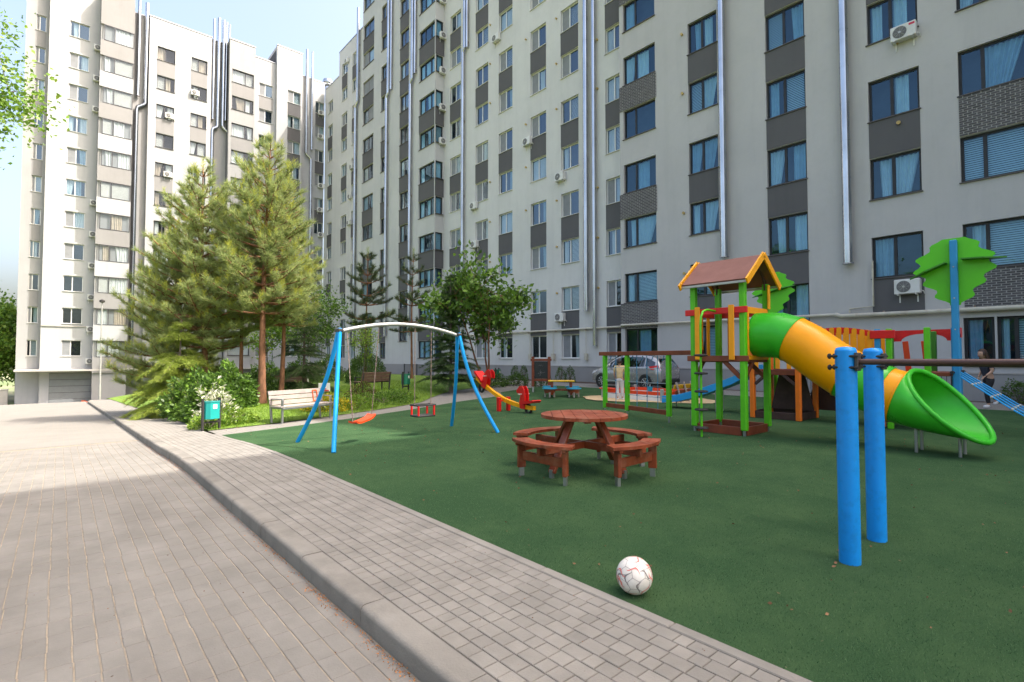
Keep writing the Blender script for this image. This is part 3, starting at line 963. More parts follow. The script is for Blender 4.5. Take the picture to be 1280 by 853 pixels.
# glazed balconies: dark strips of glazing between solid aprons
Tb = TY(YL - 1.3)
for k in LK:
    z0 = sl(k) - .1
    o = window(blockL, TY(YL - 1.50), a2 + .25, b2 - .02, z0, z0 + 1.55, '2l', 'frame_slate', depth=.0, sill=False)
    if o: o.matrix_basis = OL @ o.matrix_basis
    o = panel(blockL, Tb, a2 - .02, b2 + .02, z0 - 1.5, z0 - .01, 'sun_cream' if k % 2 else 'sun_rose', proud=.18, name='balcony_apron')
    if o: o.matrix_basis = OL @ o.matrix_basis
o = panel(blockL, Tb, a2 - .02, b2 + .02, sl(10) + 1.47, R_L + .5, 'sun_rose', proud=.18, name='balcony_apron'); o.matrix_basis = OL @ o.matrix_basis
# slab ledge, garage
mb = MB(); mb.box(a0 - 5, 12, -1.5, .8, 3.25, 3.42); mb.box(b0 - 5, b1 - 5 + .5, -.09, -.003, 7.45, 7.56)
part('ledge', mb, 'concrete_pale', blockL)
gx0, gx1 = at_y(61, YL, 480), at_y(114, YL, 480)
mb = MB(); mb.box(gx0 - 5 - .15, gx1 - 5 + .15, -.10, -.004, -.2, 3.2); part('garage_surround', mb, 'sun_cream', blockL)
door = part('garage_door', MB().box(gx0 - 5, gx1 - 5, -.14, -.11, .0, 3.05), 'frame_dark', blockL)
gm = MB().cbox(0, gx1 - gx0, -.035, 0, .01, .595, .01).mesh('door_panel', 'garage_grey')
for k in range(5): link('door_panel', gm, door, (gx0 - 5, -.14, .0 + .61 * k))
mb = MB(); mb.box(a0 - 5 + .05, b0 - 5 - .02, .82, .897, -.2, 3.2); part('ground_storey', mb, 'sun_cream', blockL)

# ---------------- wing behind the photographer: its roof edge throws the shadow that crosses the drive
blockS = thing('apartment_building', 'plain grey apartment wing on the street side of the court', 'building', (0, -10.9, 0))
mb = MB(); rects = []
for i in range(2):
    for k in range(11): rects.append((-21.5 + i * 4.8, -19.9 + i * 4.8, sill(k), sill(k) + 1.5))
Ts = Matrix.Rotation(math.pi, 4, 'Z')
facade(mb, Ts @ Matrix.Translation((0, -.9, 0)), -23.6, -13, -.4, 36, rects)
part('wall', mb, 'plaster_grey', blockS)
mb = MB(); mb.box(13.01, 23.6, -12, .3, -.4, 35.9); part('rooms', mb, 'plaster_grey', blockS)
mb = MB().box(12.95, 23.65, .3, .95, 35.95, 36.1); part('parapet_cap', mb, 'steel', blockS)

# ---------------- flue pipes
def wall_pt(px, py, X=None, Y=None):
    d = ray(px, py)
    if X is not None: t = X / d.x
    else: t = Y / d.y
    return Vector((d.x * t, d.y * t, CAM_H + d.z * t))
def flue(pts, r, label, out=(-.3, 0, 0), group='flue pipes on the facades', cowl=False):
    """pts in world, on the wall; out: offset from the wall"""
    base = Vector(pts[-1])
    t = thing('flue_pipe', label, 'flue pipe', base, 0, group)
    o = Vector(out)
    q = [Vector(p) + o - base for p in pts]
    n = 14
    # rounded jogs: insert points
    part('pipe', MB().tube(q, r, n), 'galvanised', t, 50)
    top, bot = q[0], q[-1]
    bm = MB(); L = (top - bot).length
    k = 0
    z = bot.z + .4
    while z < top.z - .3:
        # find xy at z
        for a, b in zip(q, q[1:]):
            if b.z <= z <= a.z:
                s = (z - b.z) / max(1e-6, a.z - b.z); p = b.lerp(a, s)
                if abs(a.x - b.x) + abs(a.y - b.y) < .25:
                    w = proj(p + base)
                    if w and -60 < w[1] < 853:
                        part('seam_ring', MB().tube([p + Vector((0, 0, -.02)), p + Vector((0, 0, .02))], r + .006, n), 'galvanised', t, 50)
                        k += 1
                        if k % 2: part('bracket', MB().beam(p - o.normalized() * (r + .004), p - o * 1.0, .035, .06).beam(p - o + Vector((0, 0, -.12)) + o.normalized() * .012, p - o + Vector((0, 0, .12)) + o.normalized() * .012, .06, .02), 'rusty_steel', t)
                break
        z += 1.5 if r > .14 else 3.07
    if cowl:
        cb = MB().tube([bot + Vector((0, 0, -.05)), bot], r + .03, n); part('end_cap', cb, 'steel', t, 50)
    return t
def vflue(px, py0, py1, r, label, X=None, Y=None, jog=None, top=None):
    out = (-.08 - r, 0, 0) if X is not None else (0, -.08 - r, 0)
    pt = []
    a = wall_pt(px, (py0 + py1) / 2 if jog is None else (py0 + jog[1]) / 2, X, Y)
    za = wall_pt(px, py0, X, Y).z if top is None else top
    if jog is None:
        zb = wall_pt(px, py1, X, Y).z
        pt = [(a.x, a.y, za), (a.x, a.y, zb)]
    else:
        px2, pj = jog
        zj = wall_pt(px, pj, X, Y).z
        b = wall_pt(px2, (pj + py1) / 2, X, Y); zb = wall_pt(px2, py1, X, Y).z
        dist = math.hypot(b.x - a.x, b.y - a.y)
        pt = [(a.x, a.y, za), (a.x, a.y, zj + .1), (a.x * .9 + b.x * .1, a.y * .9 + b.y * .1, zj - dist * .1),
              (a.x * .1 + b.x * .9, a.y * .1 + b.y * .9, zj - dist * .7), (b.x, b.y, zj - dist - .1), (b.x, b.y, zb)]
    return flue(pt, r, label, out, cowl=True)
vflue(906, 0, 322, .155, 'thick shiny flue between two window columns of the grey wall, above the play tower', X=XG, top=37.5)
vflue(1059, 0, 330, .16, 'thick shiny flue ending beside a thin pipe above the picket bridge', X=XG, top=37.5)
vflue(735, 0, 388, .15, 'flue of the close pair on the white wall that stops at first floor', X=XW, top=37.5)
vflue(745, 0, 432, .12, 'flue of the close pair on the white wall reaching to ground storey', X=XW, top=37.5)
vflue(583, 0, 440, .12, 'flue with a kink on the white wall beside the glazed corner bay', X=XW, top=37.5, jog=(580.5, 62))
vflue(585.8, 0, 60, .10, 'short flue ending high on the white wall beside a kinked one', X=XW, top=37.5)
vflue(518, 0, 420, .14, 'kinked flue between staircase windows and glazed corner bay', X=XE, top=42.6, jog=(514.5, 100))
vflue(520.8, 0, 92, .10, 'short flue ending high beside the glazed corner bay', X=XE, top=42.6)
vflue(488, 0, 420, .14, 'kinked flue between two window columns left of the staircase windows', X=XE, top=42.6, jog=(484.5, 118))
vflue(491, 0, 112, .10, 'short flue ending high left of the staircase windows', X=XE, top=42.6)
vflue(450, 12, 425, .16, 'kinked flue standing above the roof where the long block steps down', X=XD, jog=(445.5, 128))
vflue(173.5, -20, 121, .16, 'flue ending high next to the glazed balconies of the sunlit block', Y=YL + .5, top=38.6)
vflue(183, -20, 430, .18, 'long kinked flue next to the glazed balconies of the sunlit block', Y=YL + .5, top=38.6, jog=(167, 132))
vflue(266.5, 25, 150, .13, 'leftmost short flue of the five in the recess of the sunlit block', Y=YL + .4)
vflue(272.5, 24, 300, .17, 'flue that bends outwards below the five in the recess, towards the balconies', Y=YL + .4, jog=(263.5, 160))
vflue(278.5, 27, 300, .17, 'flue that bends outwards below the five in the recess, away from balconies', Y=YL + .4, jog=(283.0, 160))
vflue(282.3, 29, 152, .11, 'thin straight flue of the five in the recess of the sunlit block', Y=YL + .4)
vflue(285.8, 32, 155, .11, 'thinnest straight flue at the bay side of the recess of five', Y=YL + .4)
vflue(382.5, 63, 440, .15, 'kinked flue in the shaded inner corner of the court', Y=YL + .3, jog=(386.5, 193))
vflue(389.5, 66, 188, .12, 'short straight flue in the shaded inner corner of the court', Y=YL + .3)

# ---------------- gas pipe along the long block
gp = thing('gas_pipe', 'cream gas pipe running along the long block above the ground storey', 'pipe', (XG, 10, 0))
zg = 3.28
mb = MB().tube([(XW - XG - .14, yE0 - 10.2, zg), (XW - XG - .14, yG - 10 + .12, zg), (-.15, yG - 10 - .12, zg), (-.15, at_x(1046, XG, 395) - 10, 3.2)], .065, 10)
part('pipe', mb, 'gas_pipe', gp, 50)
ye = at_x(1046, XG, 395) - 10
mb = MB().tube([(-.15, ye, 3.2), (-.17, ye - .05, 3.2), (-.17, ye - .18, 3.13), (-.17, -24, 3.05)], .085, 10)
mb.tube([(-.15, ye - .5, 3.25), (-.15, ye - .5, 3.4), (-.15, ye - 1.3, 3.45), (-.15, ye - 1.3, 5.2)], .035, 8)
part('pipe', mb, 'gas_pipe', gp, 50)
mb = MB()
for y in np.arange(-20, yE0 - 11, 2.6):
    X = -.0 if y + 10 < yG else XW - XG
    part('bracket', MB().box(X - .2, X + .0, y - .02, y + .02, zg - .1, zg - .03), 'rusty_steel', gp)
for px in (693, 664, 734):
    y = at_x(px, XW, 420) - 10
    part('riser', MB().tube([(XW - XG - .12, y, zg), (XW - XG - .12, y, 1.7)], .02, 6).box(XW - XG - .2, XW - XG - .02, y - .1, y + .1, 1.35, 1.75), 'gas_pipe', gp)

# ---------------- air conditioners: casing, fan grille, brackets
def ac_proto():
    c = MB().cbox(-.39, .39, -.30, -.02, 0, .54, .02).mesh('casing', 'ac_white')
    g = MB()
    X = Xf((-.1, -.302, .27), (math.pi / 2, 0, 0))
    g.lathe([(.215, -.004), (.215, .006), (.2, .009)], 24, X)
    gm = g.mesh('fan_grille', 'ac_dark', 40)
    w = MB()
    for k in range(5):
        rr = .04 + k * .04
        w.tube([(-.1 + rr * math.cos(a), -.312, .27 + rr * math.sin(a)) for a in frange(0, 2 * math.pi, 20)[:-1]], .004, 4, closed=True)
    for k in range(8):
        a = k * math.pi / 4
        w.beam((-.1, -.312, .27), (-.1 + .21 * math.cos(a), -.312, .27 + .21 * math.sin(a)), .006, .006, .001)
    w.lathe([(.045, 0), (.04, .01)], 12, Xf((-.1, -.306, .27), (math.pi / 2, 0, 0)))
    wm = w.mesh('grille_wire', 'pole_grey')
    b = MB()
    for x in (-.27, .27):
        b.box(x - .02, x + .02, -.38, 0, -.05, -.012); b.box(x - .02, x + .02, -.03, 0, -.3, -.05)
    bm = b.mesh('bracket', 'ac_white')
    h = MB().tube([(.36, -.1, .12), (.45, -.1, .08), (.47, -.02, -.02)], .02, 6).mesh('hose', 'ac_white')
    return c, gm, wm, bm, h
ACM = ac_proto()
def ac(p, rotz, label, red=False):
    t = thing('air_conditioner', label, 'air conditioner', p, rotz, 'air conditioners on the facades')
    link('casing', ACM[0], t); g = link('fan_grille', ACM[1], t); link('grille_wire', ACM[2], g); link('bracket', ACM[3], t); link('hose', ACM[4], t)
    if red: part('sticker', MB().box(.18, .36, -.304, -.3, .4, .48), 'label_red', t)
    return t
FR = -math.pi / 2
def acx(px, py, X, label, red=False, f=FR):
    p = wall_pt(px, py, X=X); p.z -= .27
    return ac(p, f, label, red)
acx(1131, 43, XG, 'air conditioner with a red sticker under an open dark window', True)
acx(1136, 359, XG, 'air conditioner on the dark panel next to the tree-shaped board')
acx(702, 397, XW, 'air conditioner next to first-floor window, just above the cream gas pipe')
acx(702, 222, XW, 'air conditioner under a window beside the pair of flues, fourth floor')
acx(661, 178, XW, 'air conditioner beside a dark panel in the second window column from the flue pair')
acx(622, 49, XW, 'air conditioner highest up on the white wall, under an eighth-floor window')
acx(594, 258, XW, 'air conditioner under the window next to the kinked white-wall flue, fourth floor')
acx(595, 306, XW, 'air conditioner beside the window next to the kinked white-wall flue, third floor')
for i, (px, py) in enumerate(((554.7, 3), (554.4, 47), (553.8, 90.5), (552.9, 136), (552.9, 178))):
    z = wall_pt(px, py, Y=yE0).z
    ac((XE + .72, yE0 - .01, z - .27), 0, 'air conditioner on the side of the glazed corner bay, %s from top' % ('first', 'second', 'third', 'fourth', 'lowest')[i])
for i, (px, py) in enumerate(((435, 77), (441, 209), (439, 246), (437.5, 279))):
    acx(px, py, XD, 'air conditioner on the far white wall near the stepped roof, %s down' % ('topmost', 'second', 'third', 'lowest')[i])
for i, (px, py) in enumerate(((401, 142), (400.3, 171.5), (400.5, 233), (399.5, 263), (400.3, 294), (397.6, 354.5))):
    p = wall_pt(px, py, Y=YL + .3); p.z -= .27
    ac(p, 0, 'air conditioner in the inner corner of the court, %s from the top' % ('first', 'second', 'third', 'fourth', 'fifth', 'lowest')[i])
for k in (10, 9, 8, 5, 4, 3, 2, 1, 0):
    ac(((b1 + a2) / 2 - .2, YL + .0, sl(k) - .75), 0, 'air conditioner beside the glazed balconies of the sunlit block, %s row of windows' % (ORD[k] if k else 'lowest'))
for (px, py, lb) in ((243.5, 117, 'air conditioner beside a window near the recess of five flues'), (211.5, 146, 'air conditioner on a rose panel, second column from the balconies, upper'),
                     (209.5, 219, 'air conditioner below a window, second column from the balconies, lower')):
    p = wall_pt(px, py, Y=YL); p.z -= .27; ac(p, 0, lb)

# roof vent
rv = thing('roof_vent', 'round turbine vent on the low roof in the corner', 'vent', (at_y(410, YL + 2, 95), YL + 2, 35.7))
part('duct', MB().cyl(0, 0, -.6, 1.6, .35, 14), 'galvanised', rv, 40)
part('cowl', MB().lathe([(.3, 1.55), (.62, 1.75), (.72, 2.1), (.6, 2.5), (.2, 2.7)], 16), 'galvanised', rv, 60)

# ================================================================== vegetation
nr = np.random.default_rng(5)
def unit(a):
    return a / np.maximum(1e-9, np.linalg.norm(a, axis=-1, keepdims=True))
def scatter(tv, tf, P, A, S, rg=nr):
    N = len(P); m = len(tv)
    A = unit(np.asarray(A, float)); rnd = unit(rg.normal(size=(N, 3)))
    x = unit(np.cross(A, rnd)); y = np.cross(A, x)
    S = np.broadcast_to(np.asarray(S, float).reshape(-1, 1, 1), (N, 1, 1))
    V = (tv[None, :, 0:1] * x[:, None] + tv[None, :, 1:2] * y[:, None] + tv[None, :, 2:3] * A[:, None]) * S + P[:, None]
    F = (tf[None] + (np.arange(N) * m)[:, None, None])
    return V.reshape(-1, 3), F.reshape(-1, tf.shape[1])
def needle_tuft(n=12, w=.028, spread=.9, seed=1):
    r = np.random.default_rng(seed); V = []; F = []
    for i in range(n):
        a = 2 * math.pi * (i + r.uniform(-.3, .3)) / n; s = spread * r.uniform(.35, 1.0)
        d = np.array([math.cos(a) * s, math.sin(a) * s, 1.0]); d /= np.linalg.norm(d)
        side = np.cross(d, [math.sin(a), -math.cos(a), .3]); side /= np.linalg.norm(side)
        o = np.array([0, 0, r.uniform(-.5, .15)])
        V += [o - side * w, o + side * w, o + d * r.uniform(.8, 1.1)]; F.append((3 * i, 3 * i + 1, 3 * i + 2))
    return np.array(V), np.array(F)
TUFT = needle_tuft(); TUFT_S = needle_tuft(9, .035, .7, 2)
LEAF = (np.array([(0, 0, 0), (.30, .10, .45), (0, 0, 1), (-.30, .10, .45)]), np.array([(0, 1, 2, 3)]))
LONGLEAF = (np.array([(0, 0, 0), (.17, .08, .45), (0, -.1, 1), (-.17, .08, .45)]), np.array([(0, 1, 2, 3)]))
def twig_mesh(segs, n=5):
    """segs: (p0, p1, r0, r1) arrays -> tube mesh arrays"""
    p0 = np.array([s[0] for s in segs], float); p1 = np.array([s[1] for s in segs], float)
    r0 = np.array([s[2] for s in segs]); r1 = np.array([s[3] for s in segs])
    A = unit(p1 - p0); ref = np.where(np.abs(A[:, 2:3]) > .9, np.array([[1., 0, 0]]), np.array([[0, 0, 1.]]))
    x = unit(np.cross(A, ref)); y = np.cross(A, x)
    an = np.arange(n) * 2 * math.pi / n
    ring = np.cos(an)[None, :, None] * x[:, None] + np.sin(an)[None, :, None] * y[:, None]
    V = np.concatenate([p0[:, None] + ring * r0[:, None, None], p1[:, None] + ring * r1[:, None, None]], 1).reshape(-1, 3)
    k = np.arange(n); k2 = (k + 1) % n
    f = np.stack([k, k2, k2 + n, k + n], 1)
    F = (f[None] + (np.arange(len(segs)) * 2 * n)[:, None, None]).reshape(-1, 4)
    return V, F
def bend(p, q, sag, n=4):
    p, q = np.array(p, float), np.array(q, float)
    out = []
    for i in range(n + 1):
        t = i / n; v = p + (q - p) * t; v[2] += sag * 4 * t * (1 - t); out.append(v)
    return out
def build_tree(name, label, cat, loc, segs, crown, crown_mats, midx, bark, group, trunk_n=7, crown_name='crown', trunk_name='trunk'):
    t = thing(name, label, cat, loc, 0, group)
    if segs:
        V, F = twig_mesh(segs, trunk_n)
        part(trunk_name, np_mesh(trunk_name, V, F, bark, smooth=True), None, t)
    part(crown_name, np_mesh(crown_name, crown[0], crown[1], crown_mats, midx), None, t)
    return t
def stem_segs(H, r0, r1, lean=(0, 0), n=10, wob=.05, rg=None):
    rg = rg or nr
    pts = []; ph = rg.uniform(0, 6)
    for i in range(n + 1):
        t = i / n
        pts.append(np.array([lean[0] * t + wob * math.sin(3 * t + ph) * t, lean[1] * t + wob * math.cos(2.3 * t + ph) * t, H * t]))
    rs = [r0 + (r1 - r0) * (i / n) ** .8 for i in range(n + 1)]
    rs[0] *= 1.25
    return pts, [(pts[i], pts[i + 1], rs[i], rs[i + 1]) for i in range(n)]
def along(pts, t):
    n = len(pts) - 1; i = min(int(t * n), n - 1); f = t * n - i
    return pts[i] * (1 - f) + pts[i + 1] * f
def pine(label, loc, H, cb, Rr, seed, whorls=15, per=6, dens=1.0, lean=(0, 0), mats=('needle', 'needle_new'), new=.16, tuft=.24, r0=.13,
         group='pine trees on the lawn', low_side=None, shape=1.0, bark='bark_pine'):
    rg = np.random.default_rng(seed)
    pts, segs = stem_segs(H, r0, .015, lean, 12, .12, rg)
    P = []; A = []; S = []; Mx = []
    for w in range(whorls):
        t = cb + (1 - cb) * ((w + rg.uniform(-.3, .3)) / whorls); t = min(max(t, cb), .985)
        rel = (t - cb) / (1 - cb)
        L0 = Rr * ((1 - rel) ** .75 * (.55 + .45 * min(1, rel * 4 + .35))) * shape + .18
        nb = per if rel < .8 else 4
        a0 = rg.uniform(0, 6.28)
        for b in range(nb):
            a = a0 + 6.283 * b / nb + rg.uniform(-.35, .35)
            L = L0 * rg.uniform(.62, 1.12)
            if low_side and rel < .35: L *= 1 + low_side[2] * max(0, math.cos(a - math.atan2(low_side[1], low_side[0])))
            up = (.18 + .65 * rel + rg.uniform(-.12, .12)) * L
            p = along(pts, t)
            q = p + np.array([math.cos(a) * L, math.sin(a) * L, up])
            br = bend(p, q, -.08 * L, 5)
            rb = .012 + .018 * L
            for i in range(5): segs.append((br[i], br[i + 1], rb * (1 - i / 6), rb * (1 - (i + 1) / 6)))
            # twigs
            nt_ = max(3, int(L * 7))
            for k in range(nt_):
                tt = .34 + .66 * (k + rg.uniform(0, 1)) / nt_
                o = along(br, min(.999, tt))
                fw = unit(br[-1] - br[0]); side = unit(np.cross(fw, [0, 0, 1])) * rg.choice([-1, 1])
                ln = (.18 + .34 * (1 - tt) * L) * rg.uniform(.5, 1.1)
                d = unit(fw * rg.uniform(.3, .9) + side * rg.uniform(.4, 1) + np.array([0, 0, rg.uniform(-.05, .5)]))
                e = o + d * ln
                segs.append((o, e, .008, .004))
                nn = max(2, int(dens * (2 + ln * 9)))
                for j in range(nn):
                    u = (j + rg.uniform(.2, 1)) / nn
                    P.append(o + (e - o) * u); A.append(d * .8 + np.array([0, 0, .35]) + rg.normal(size=3) * .35); S.append(tuft * rg.uniform(.75, 1.15)); Mx.append(0)
                if rg.uniform() < new:
                    hh = tuft * rg.uniform(.55, 1.0)
                    for j in range(2):
                        P.append(e + np.array([0, 0, .05 + .11 * j])); A.append(np.array([0, 0, 1.0]) + d * .25 + rg.normal(size=3) * .08); S.append(hh); Mx.append(1)
            P.append(q); A.append(unit(br[-1] - br[-2]) + np.array([0, 0, .4])); S.append(tuft * 1.1); Mx.append(0)
    for j in range(5):
        P.append(along(pts, .999) + np.array([0, 0, -.1 + .1 * j])); A.append(np.array([rg.normal() * .15, rg.normal() * .15, 1])); S.append(tuft); Mx.append(1)
    P = np.array(P); A = np.array(A); S = np.array(S); Mx = np.array(Mx)
    V, F = scatter(*TUFT, P, A, S, rg)
    return build_tree('pine_tree', label, 'pine tree', loc, segs, (V, F), list(mats), np.repeat(Mx, len(TUFT[1])), bark, group)
def spruce(label, loc, H, cb, Rr, seed, mats='spruce_needle', whorls=18, per=7, droop=.18, dens=1.0, group='spruce trees on the lawn', name='spruce_tree', cat='spruce tree', tuft=.14, r0=.09):
    rg = np.random.default_rng(seed)
    pts, segs = stem_segs(H, r0, .012, (0, 0), 8, .05, rg)
    P = []; A = []; S = []
    for w in range(whorls):
        rel = (w + rg.uniform(-.45, .45)) / whorls; rel = max(0, rel); t = cb + (1 - cb) * min(rel, .98)
        L0 = Rr * (1 - rel) ** .85 + .1
        for b in range(per):
            a = 6.283 * (b + rg.uniform(-.4, .4)) / per + w * .7; t = min(.985, max(cb, t + rg.uniform(-.5, .5) * (1 - cb) / whorls))
            L = L0 * rg.uniform(.7, 1.1)
            p = along(pts, t); q = p + np.array([math.cos(a) * L, math.sin(a) * L, -(droop + rg.uniform(-.1, .1)) * L + .1 * L * rel])
            br = bend(p, q, .1 * L, 4)
            for i in range(4): segs.append((br[i], br[i + 1], .014 * (1 - i / 5), .014 * (1 - (i + 1) / 5)))
            fw = unit(q - p); side = unit(np.cross(fw, [0, 0, 1]))
            n = max(4, int(L * 11 * dens))
            for k in range(n):
                tt = .12 + .88 * (k + rg.uniform(0, 1)) / n
                o = along(br, min(.999, tt))
                for sd in (-1, 1):
                    ln = (.06 + .36 * L * (1 - tt) * .9) * rg.uniform(.6, 1.1)
                    d = unit(fw * .75 + side * sd * .9 + np.array([0, 0, -.12 + rg.uniform(-.12, .05)]))
                    m_ = max(1, int(ln / .085 * dens))
                    for j in range(m_):
                        P.append(o + d * ln * (j + rg.uniform(0, 1)) / m_); A.append(d + rg.normal(size=3) * .28); S.append(tuft * rg.uniform(.7, 1.15))
    P = np.array(P); V, F = scatter(*TUFT_S, P, np.array(A), np.array(S), rg)
    return build_tree(name, label, cat, loc, segs, (V, F), [mats] if isinstance(mats, str) else list(mats), None, 'bark_grey', group, 6)
def broadleaf(label, loc, H, seed, crown, nleaf, lsize, mats, bark='bark_grey', r0=.08, stems=1, spread=.3, group='leafy trees', cb=.35, name='leafy_tree', cat='tree', clump=.42, leaf=LEAF, levels_=3):
    """crown: (cx, cy, cz, rx, ry, rz) ellipsoid the limbs grow into"""
    rg = np.random.default_rng(seed)
    segs = []; ends = []
    cx, cy, cz, rx, ry, rz = crown
    for s in range(stems):
        a = 6.283 * s / max(1, stems) + rg.uniform(0, 1)
        base = np.array([math.cos(a), math.sin(a), 0]) * (.12 if stems > 1 else 0)
        top = np.array([cx, cy, cz]) + np.array([math.cos(a) * rx * spread, math.sin(a) * ry * spread, rz * .35]) * (1 if stems > 1 else .3)
        tr = [base + (top - base) * (i / 6) + np.array([rg.normal(), rg.normal(), 0]) * .05 * H * .12 for i in range(7)]
        tr[0] = base
        for i in range(6): segs.append((tr[i], tr[i + 1], r0 * (1 - i / 8), r0 * (1 - (i + 1) / 8)))
        nb = int(16 / stems ** .5)
        for b in range(nb):
            t = cb + (1 - cb) * (b + rg.uniform(0, 1)) / nb
            o = along(tr, min(.99, t))
            for _ in range(8):
                d = unit(rg.normal(size=3)); tgt = np.array([cx, cy, cz]) + d * np.array([rx, ry, rz]) * rg.uniform(.55, 1.0) ** .5
                if tgt[2] > o[2] - .25 * rz: break
            br = bend(o, o + (tgt - o) * rg.uniform(.75, 1), -.06 * H * .3, 4)
            rb = r0 * .38
            for i in range(4): segs.append((br[i], br[i + 1], rb * (1 - i / 5), rb * (1 - (i + 1) / 5)))
            for k in range(5):
                o2 = along(br, rg.uniform(.35, 1) * .999)
                e = o2 + unit(unit(br[-1] - br[0]) * .7 + rg.normal(size=3) * .7) * rg.uniform(.18, .5) * min(rx, rz)
                segs.append((o2, e, .012, .005)); ends.append(e); ends.append((o2 + e) / 2)
            ends.append(br[-1])
    ends = np.array(ends)
    idx = rg.integers(0, len(ends), nleaf)
    P = ends[idx] + rg.normal(size=(nleaf, 3)) * clump * np.array([1, 1, .7])
    A = rg.normal(size=(nleaf, 3)) + np.array([0, 0, -.1]) + unit(P - np.array([cx, cy, cz])) * .5
    V, F = scatter(*leaf, P, A, lsize * rg.uniform(.6, 1.2, nleaf), rg)
    ml = [mats] if isinstance(mats, str) else list(mats)
    mi = rg.integers(0, len(ml), nleaf) if len(ml) > 1 else None
    return build_tree(name, label, cat, loc, segs, (V, F), ml, mi, bark, group, 6)
def shrub(label, loc, rx, ry, rz, nleaf, lsize, mats, seed, name='shrub', cat='shrub', group='shrubs in the garden', leaf=LEAF, rough=.16, stems=9):
    rg = np.random.default_rng(seed)
    d = unit(rg.normal(size=(nleaf, 3))); d[:, 2] = np.abs(d[:, 2]) * 1.0 - .15
    lump = 1 + rough * (np.sin(d[:, 0] * 5 + seed) * np.cos(d[:, 1] * 6 + seed * 2) + .6 * np.sin(d[:, 2] * 9 + d[:, 0] * 7))
    rad = rg.uniform(.45, 1, nleaf) ** .35 * lump
    P = d * rad[:, None] * np.array([rx, ry, rz]); P[:, 2] = np.maximum(P[:, 2] + rz * .12, .02)
    A = d + rg.normal(size=(nleaf, 3)) * .7
    V, F = scatter(*leaf, P, A, lsize * rg.uniform(.6, 1.25, nleaf), rg)
    segs = []
    for k in range(stems):
        a = rg.uniform(0, 6.28); e = np.array([math.cos(a) * rx * .6, math.sin(a) * ry * .6, rz * rg.uniform(.6, .95)])
        segs.append((np.zeros(3), e * .5, .014, .01)); segs.append((e * .5, e, .01, .004))
    ml = [mats] if isinstance(mats, str) else list(mats)
    mi = None
    if len(ml) > 1: mi = (rg.uniform(size=nleaf) < .3).astype(int)
    return build_tree(name, label, cat, loc, segs, (V, F), ml, mi, 'bark_grey', group, 5, 'foliage', 'stems')
def on_lawn(px, py, z=None):
    """ground point under a pixel, by stepping along the ray to the lawn surface"""
    d = ray(px, py); t = 3.0
    while t < 90:
        p = Vector((0, 0, CAM_H)) + d * t
        h = lawn_z(p.x, p.y) if (2.58 < p.x < 19.9 and p.y > curve_y(PATH_E, p.x)) else zt(p.x, p.y)
        if p.z <= h: break
        t += .02
    return (p.x, p.y, h)
def lawn_at(x, y): return (x, y, lawn_z(x, y) - .03)

# the pines by the teal bin
pine('tall pine with bare orange trunk behind the park bench', lawn_at(5.3, 19.3), 9.3, .34, 2.15, 21, 19, 8, 1.15, (.1, .1), new=.34, r0=.15)
pine('slim pine with bare trunk between the bench and the dark spruce', lawn_at(6.3, 20.5), 7.2, .40, 1.7, 22, 13, 7, 1.0, (.2, 0), new=.3, r0=.11)
pine('pine with broad low crown leaning over the shrubs by the bin', lawn_at(4.0, 21.2), 8.7, .24, 2.4, 23, 18, 8, 1.15, (-.3, .2), new=.3, r0=.13)
pine('pine with thin trunk showing left of the bench', lawn_at(5.0, 20.9), 6.8, .40, 1.6, 24, 11, 7, 1.2, (0, 0), new=.25, r0=.09)
pine('low bushy pine reaching over the drive', lawn_at(3.3, 22.8), 6.6, .12, 2.3, 25, 15, 8, 1.15, (-.1, .2), new=.35, r0=.11)
spruce('bright green weeping conifer sweeping the pavement edge', lawn_at(2.95, 20.0), 3.1, .04, 1.75, 31, 'cedar_needle', 13, 9, .42, 1.3, 'conifers by the drive', 'weeping_conifer', 'conifer', .2, .07)
spruce('dark spruce behind the bench and the pine trunks', lawn_at(8.0, 23.0), 3.8, .04, 1.7, 32, dens=1.1)
spruce('layered dark green spruce standing beyond the swing', lawn_at(13.3, 18.9 + .6), 5.4, .10, 1.55, 33, whorls=24, per=6, droop=.14, dens=1.15, tuft=.17)
# slender pines against the long block
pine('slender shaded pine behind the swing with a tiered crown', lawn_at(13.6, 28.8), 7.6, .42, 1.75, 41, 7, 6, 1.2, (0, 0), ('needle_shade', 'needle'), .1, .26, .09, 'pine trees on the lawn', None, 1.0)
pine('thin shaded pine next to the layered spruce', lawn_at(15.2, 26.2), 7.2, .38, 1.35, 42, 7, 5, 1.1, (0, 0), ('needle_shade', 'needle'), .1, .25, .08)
# broadleaf
broadleaf('open many-stemmed leafy tree in front of the white wall', lawn_at(15.0, 18.9), 5.4, 51, (-.2, .35, 3.9, 2.7, 2.7, 1.9), 5200, .25, ('leaf_mid', 'leaf_mid', 'leaf_dark'), 'bark_pine', .055, 3, .55, cb=.45, clump=.26)
broadleaf('small tree with a white trunk on the lawn behind the swing', lawn_at(10.5, 29.5), 5.6, 52, (0, 0, 4.2, 1.7, 1.7, 1.9), 4200, .17, ('leaf_mid', 'leaf_dark'), 'bark_white', .06, 1, .3, cb=.35, clump=.34)
broadleaf('thin young tree with a lime green crown behind the brown bench', lawn_at(11.6, 24.8), 3.6, 53, (0, 0, 2.6, .65, .65, .8), 900, .12, 'leaf_lime', 'bark_grey', .025, 1, .3, cb=.5, clump=.22)
broadleaf('slim tree with a grey trunk beyond the dark spruce', lawn_at(9.4, 33.5), 5.2, 54, (0, 0, 4.0, 1.5, 1.5, 1.5), 2400, .17, ('leaf_mid', 'leaf_lime'), 'bark_grey', .06, 1, .3, cb=.4, clump=.34)
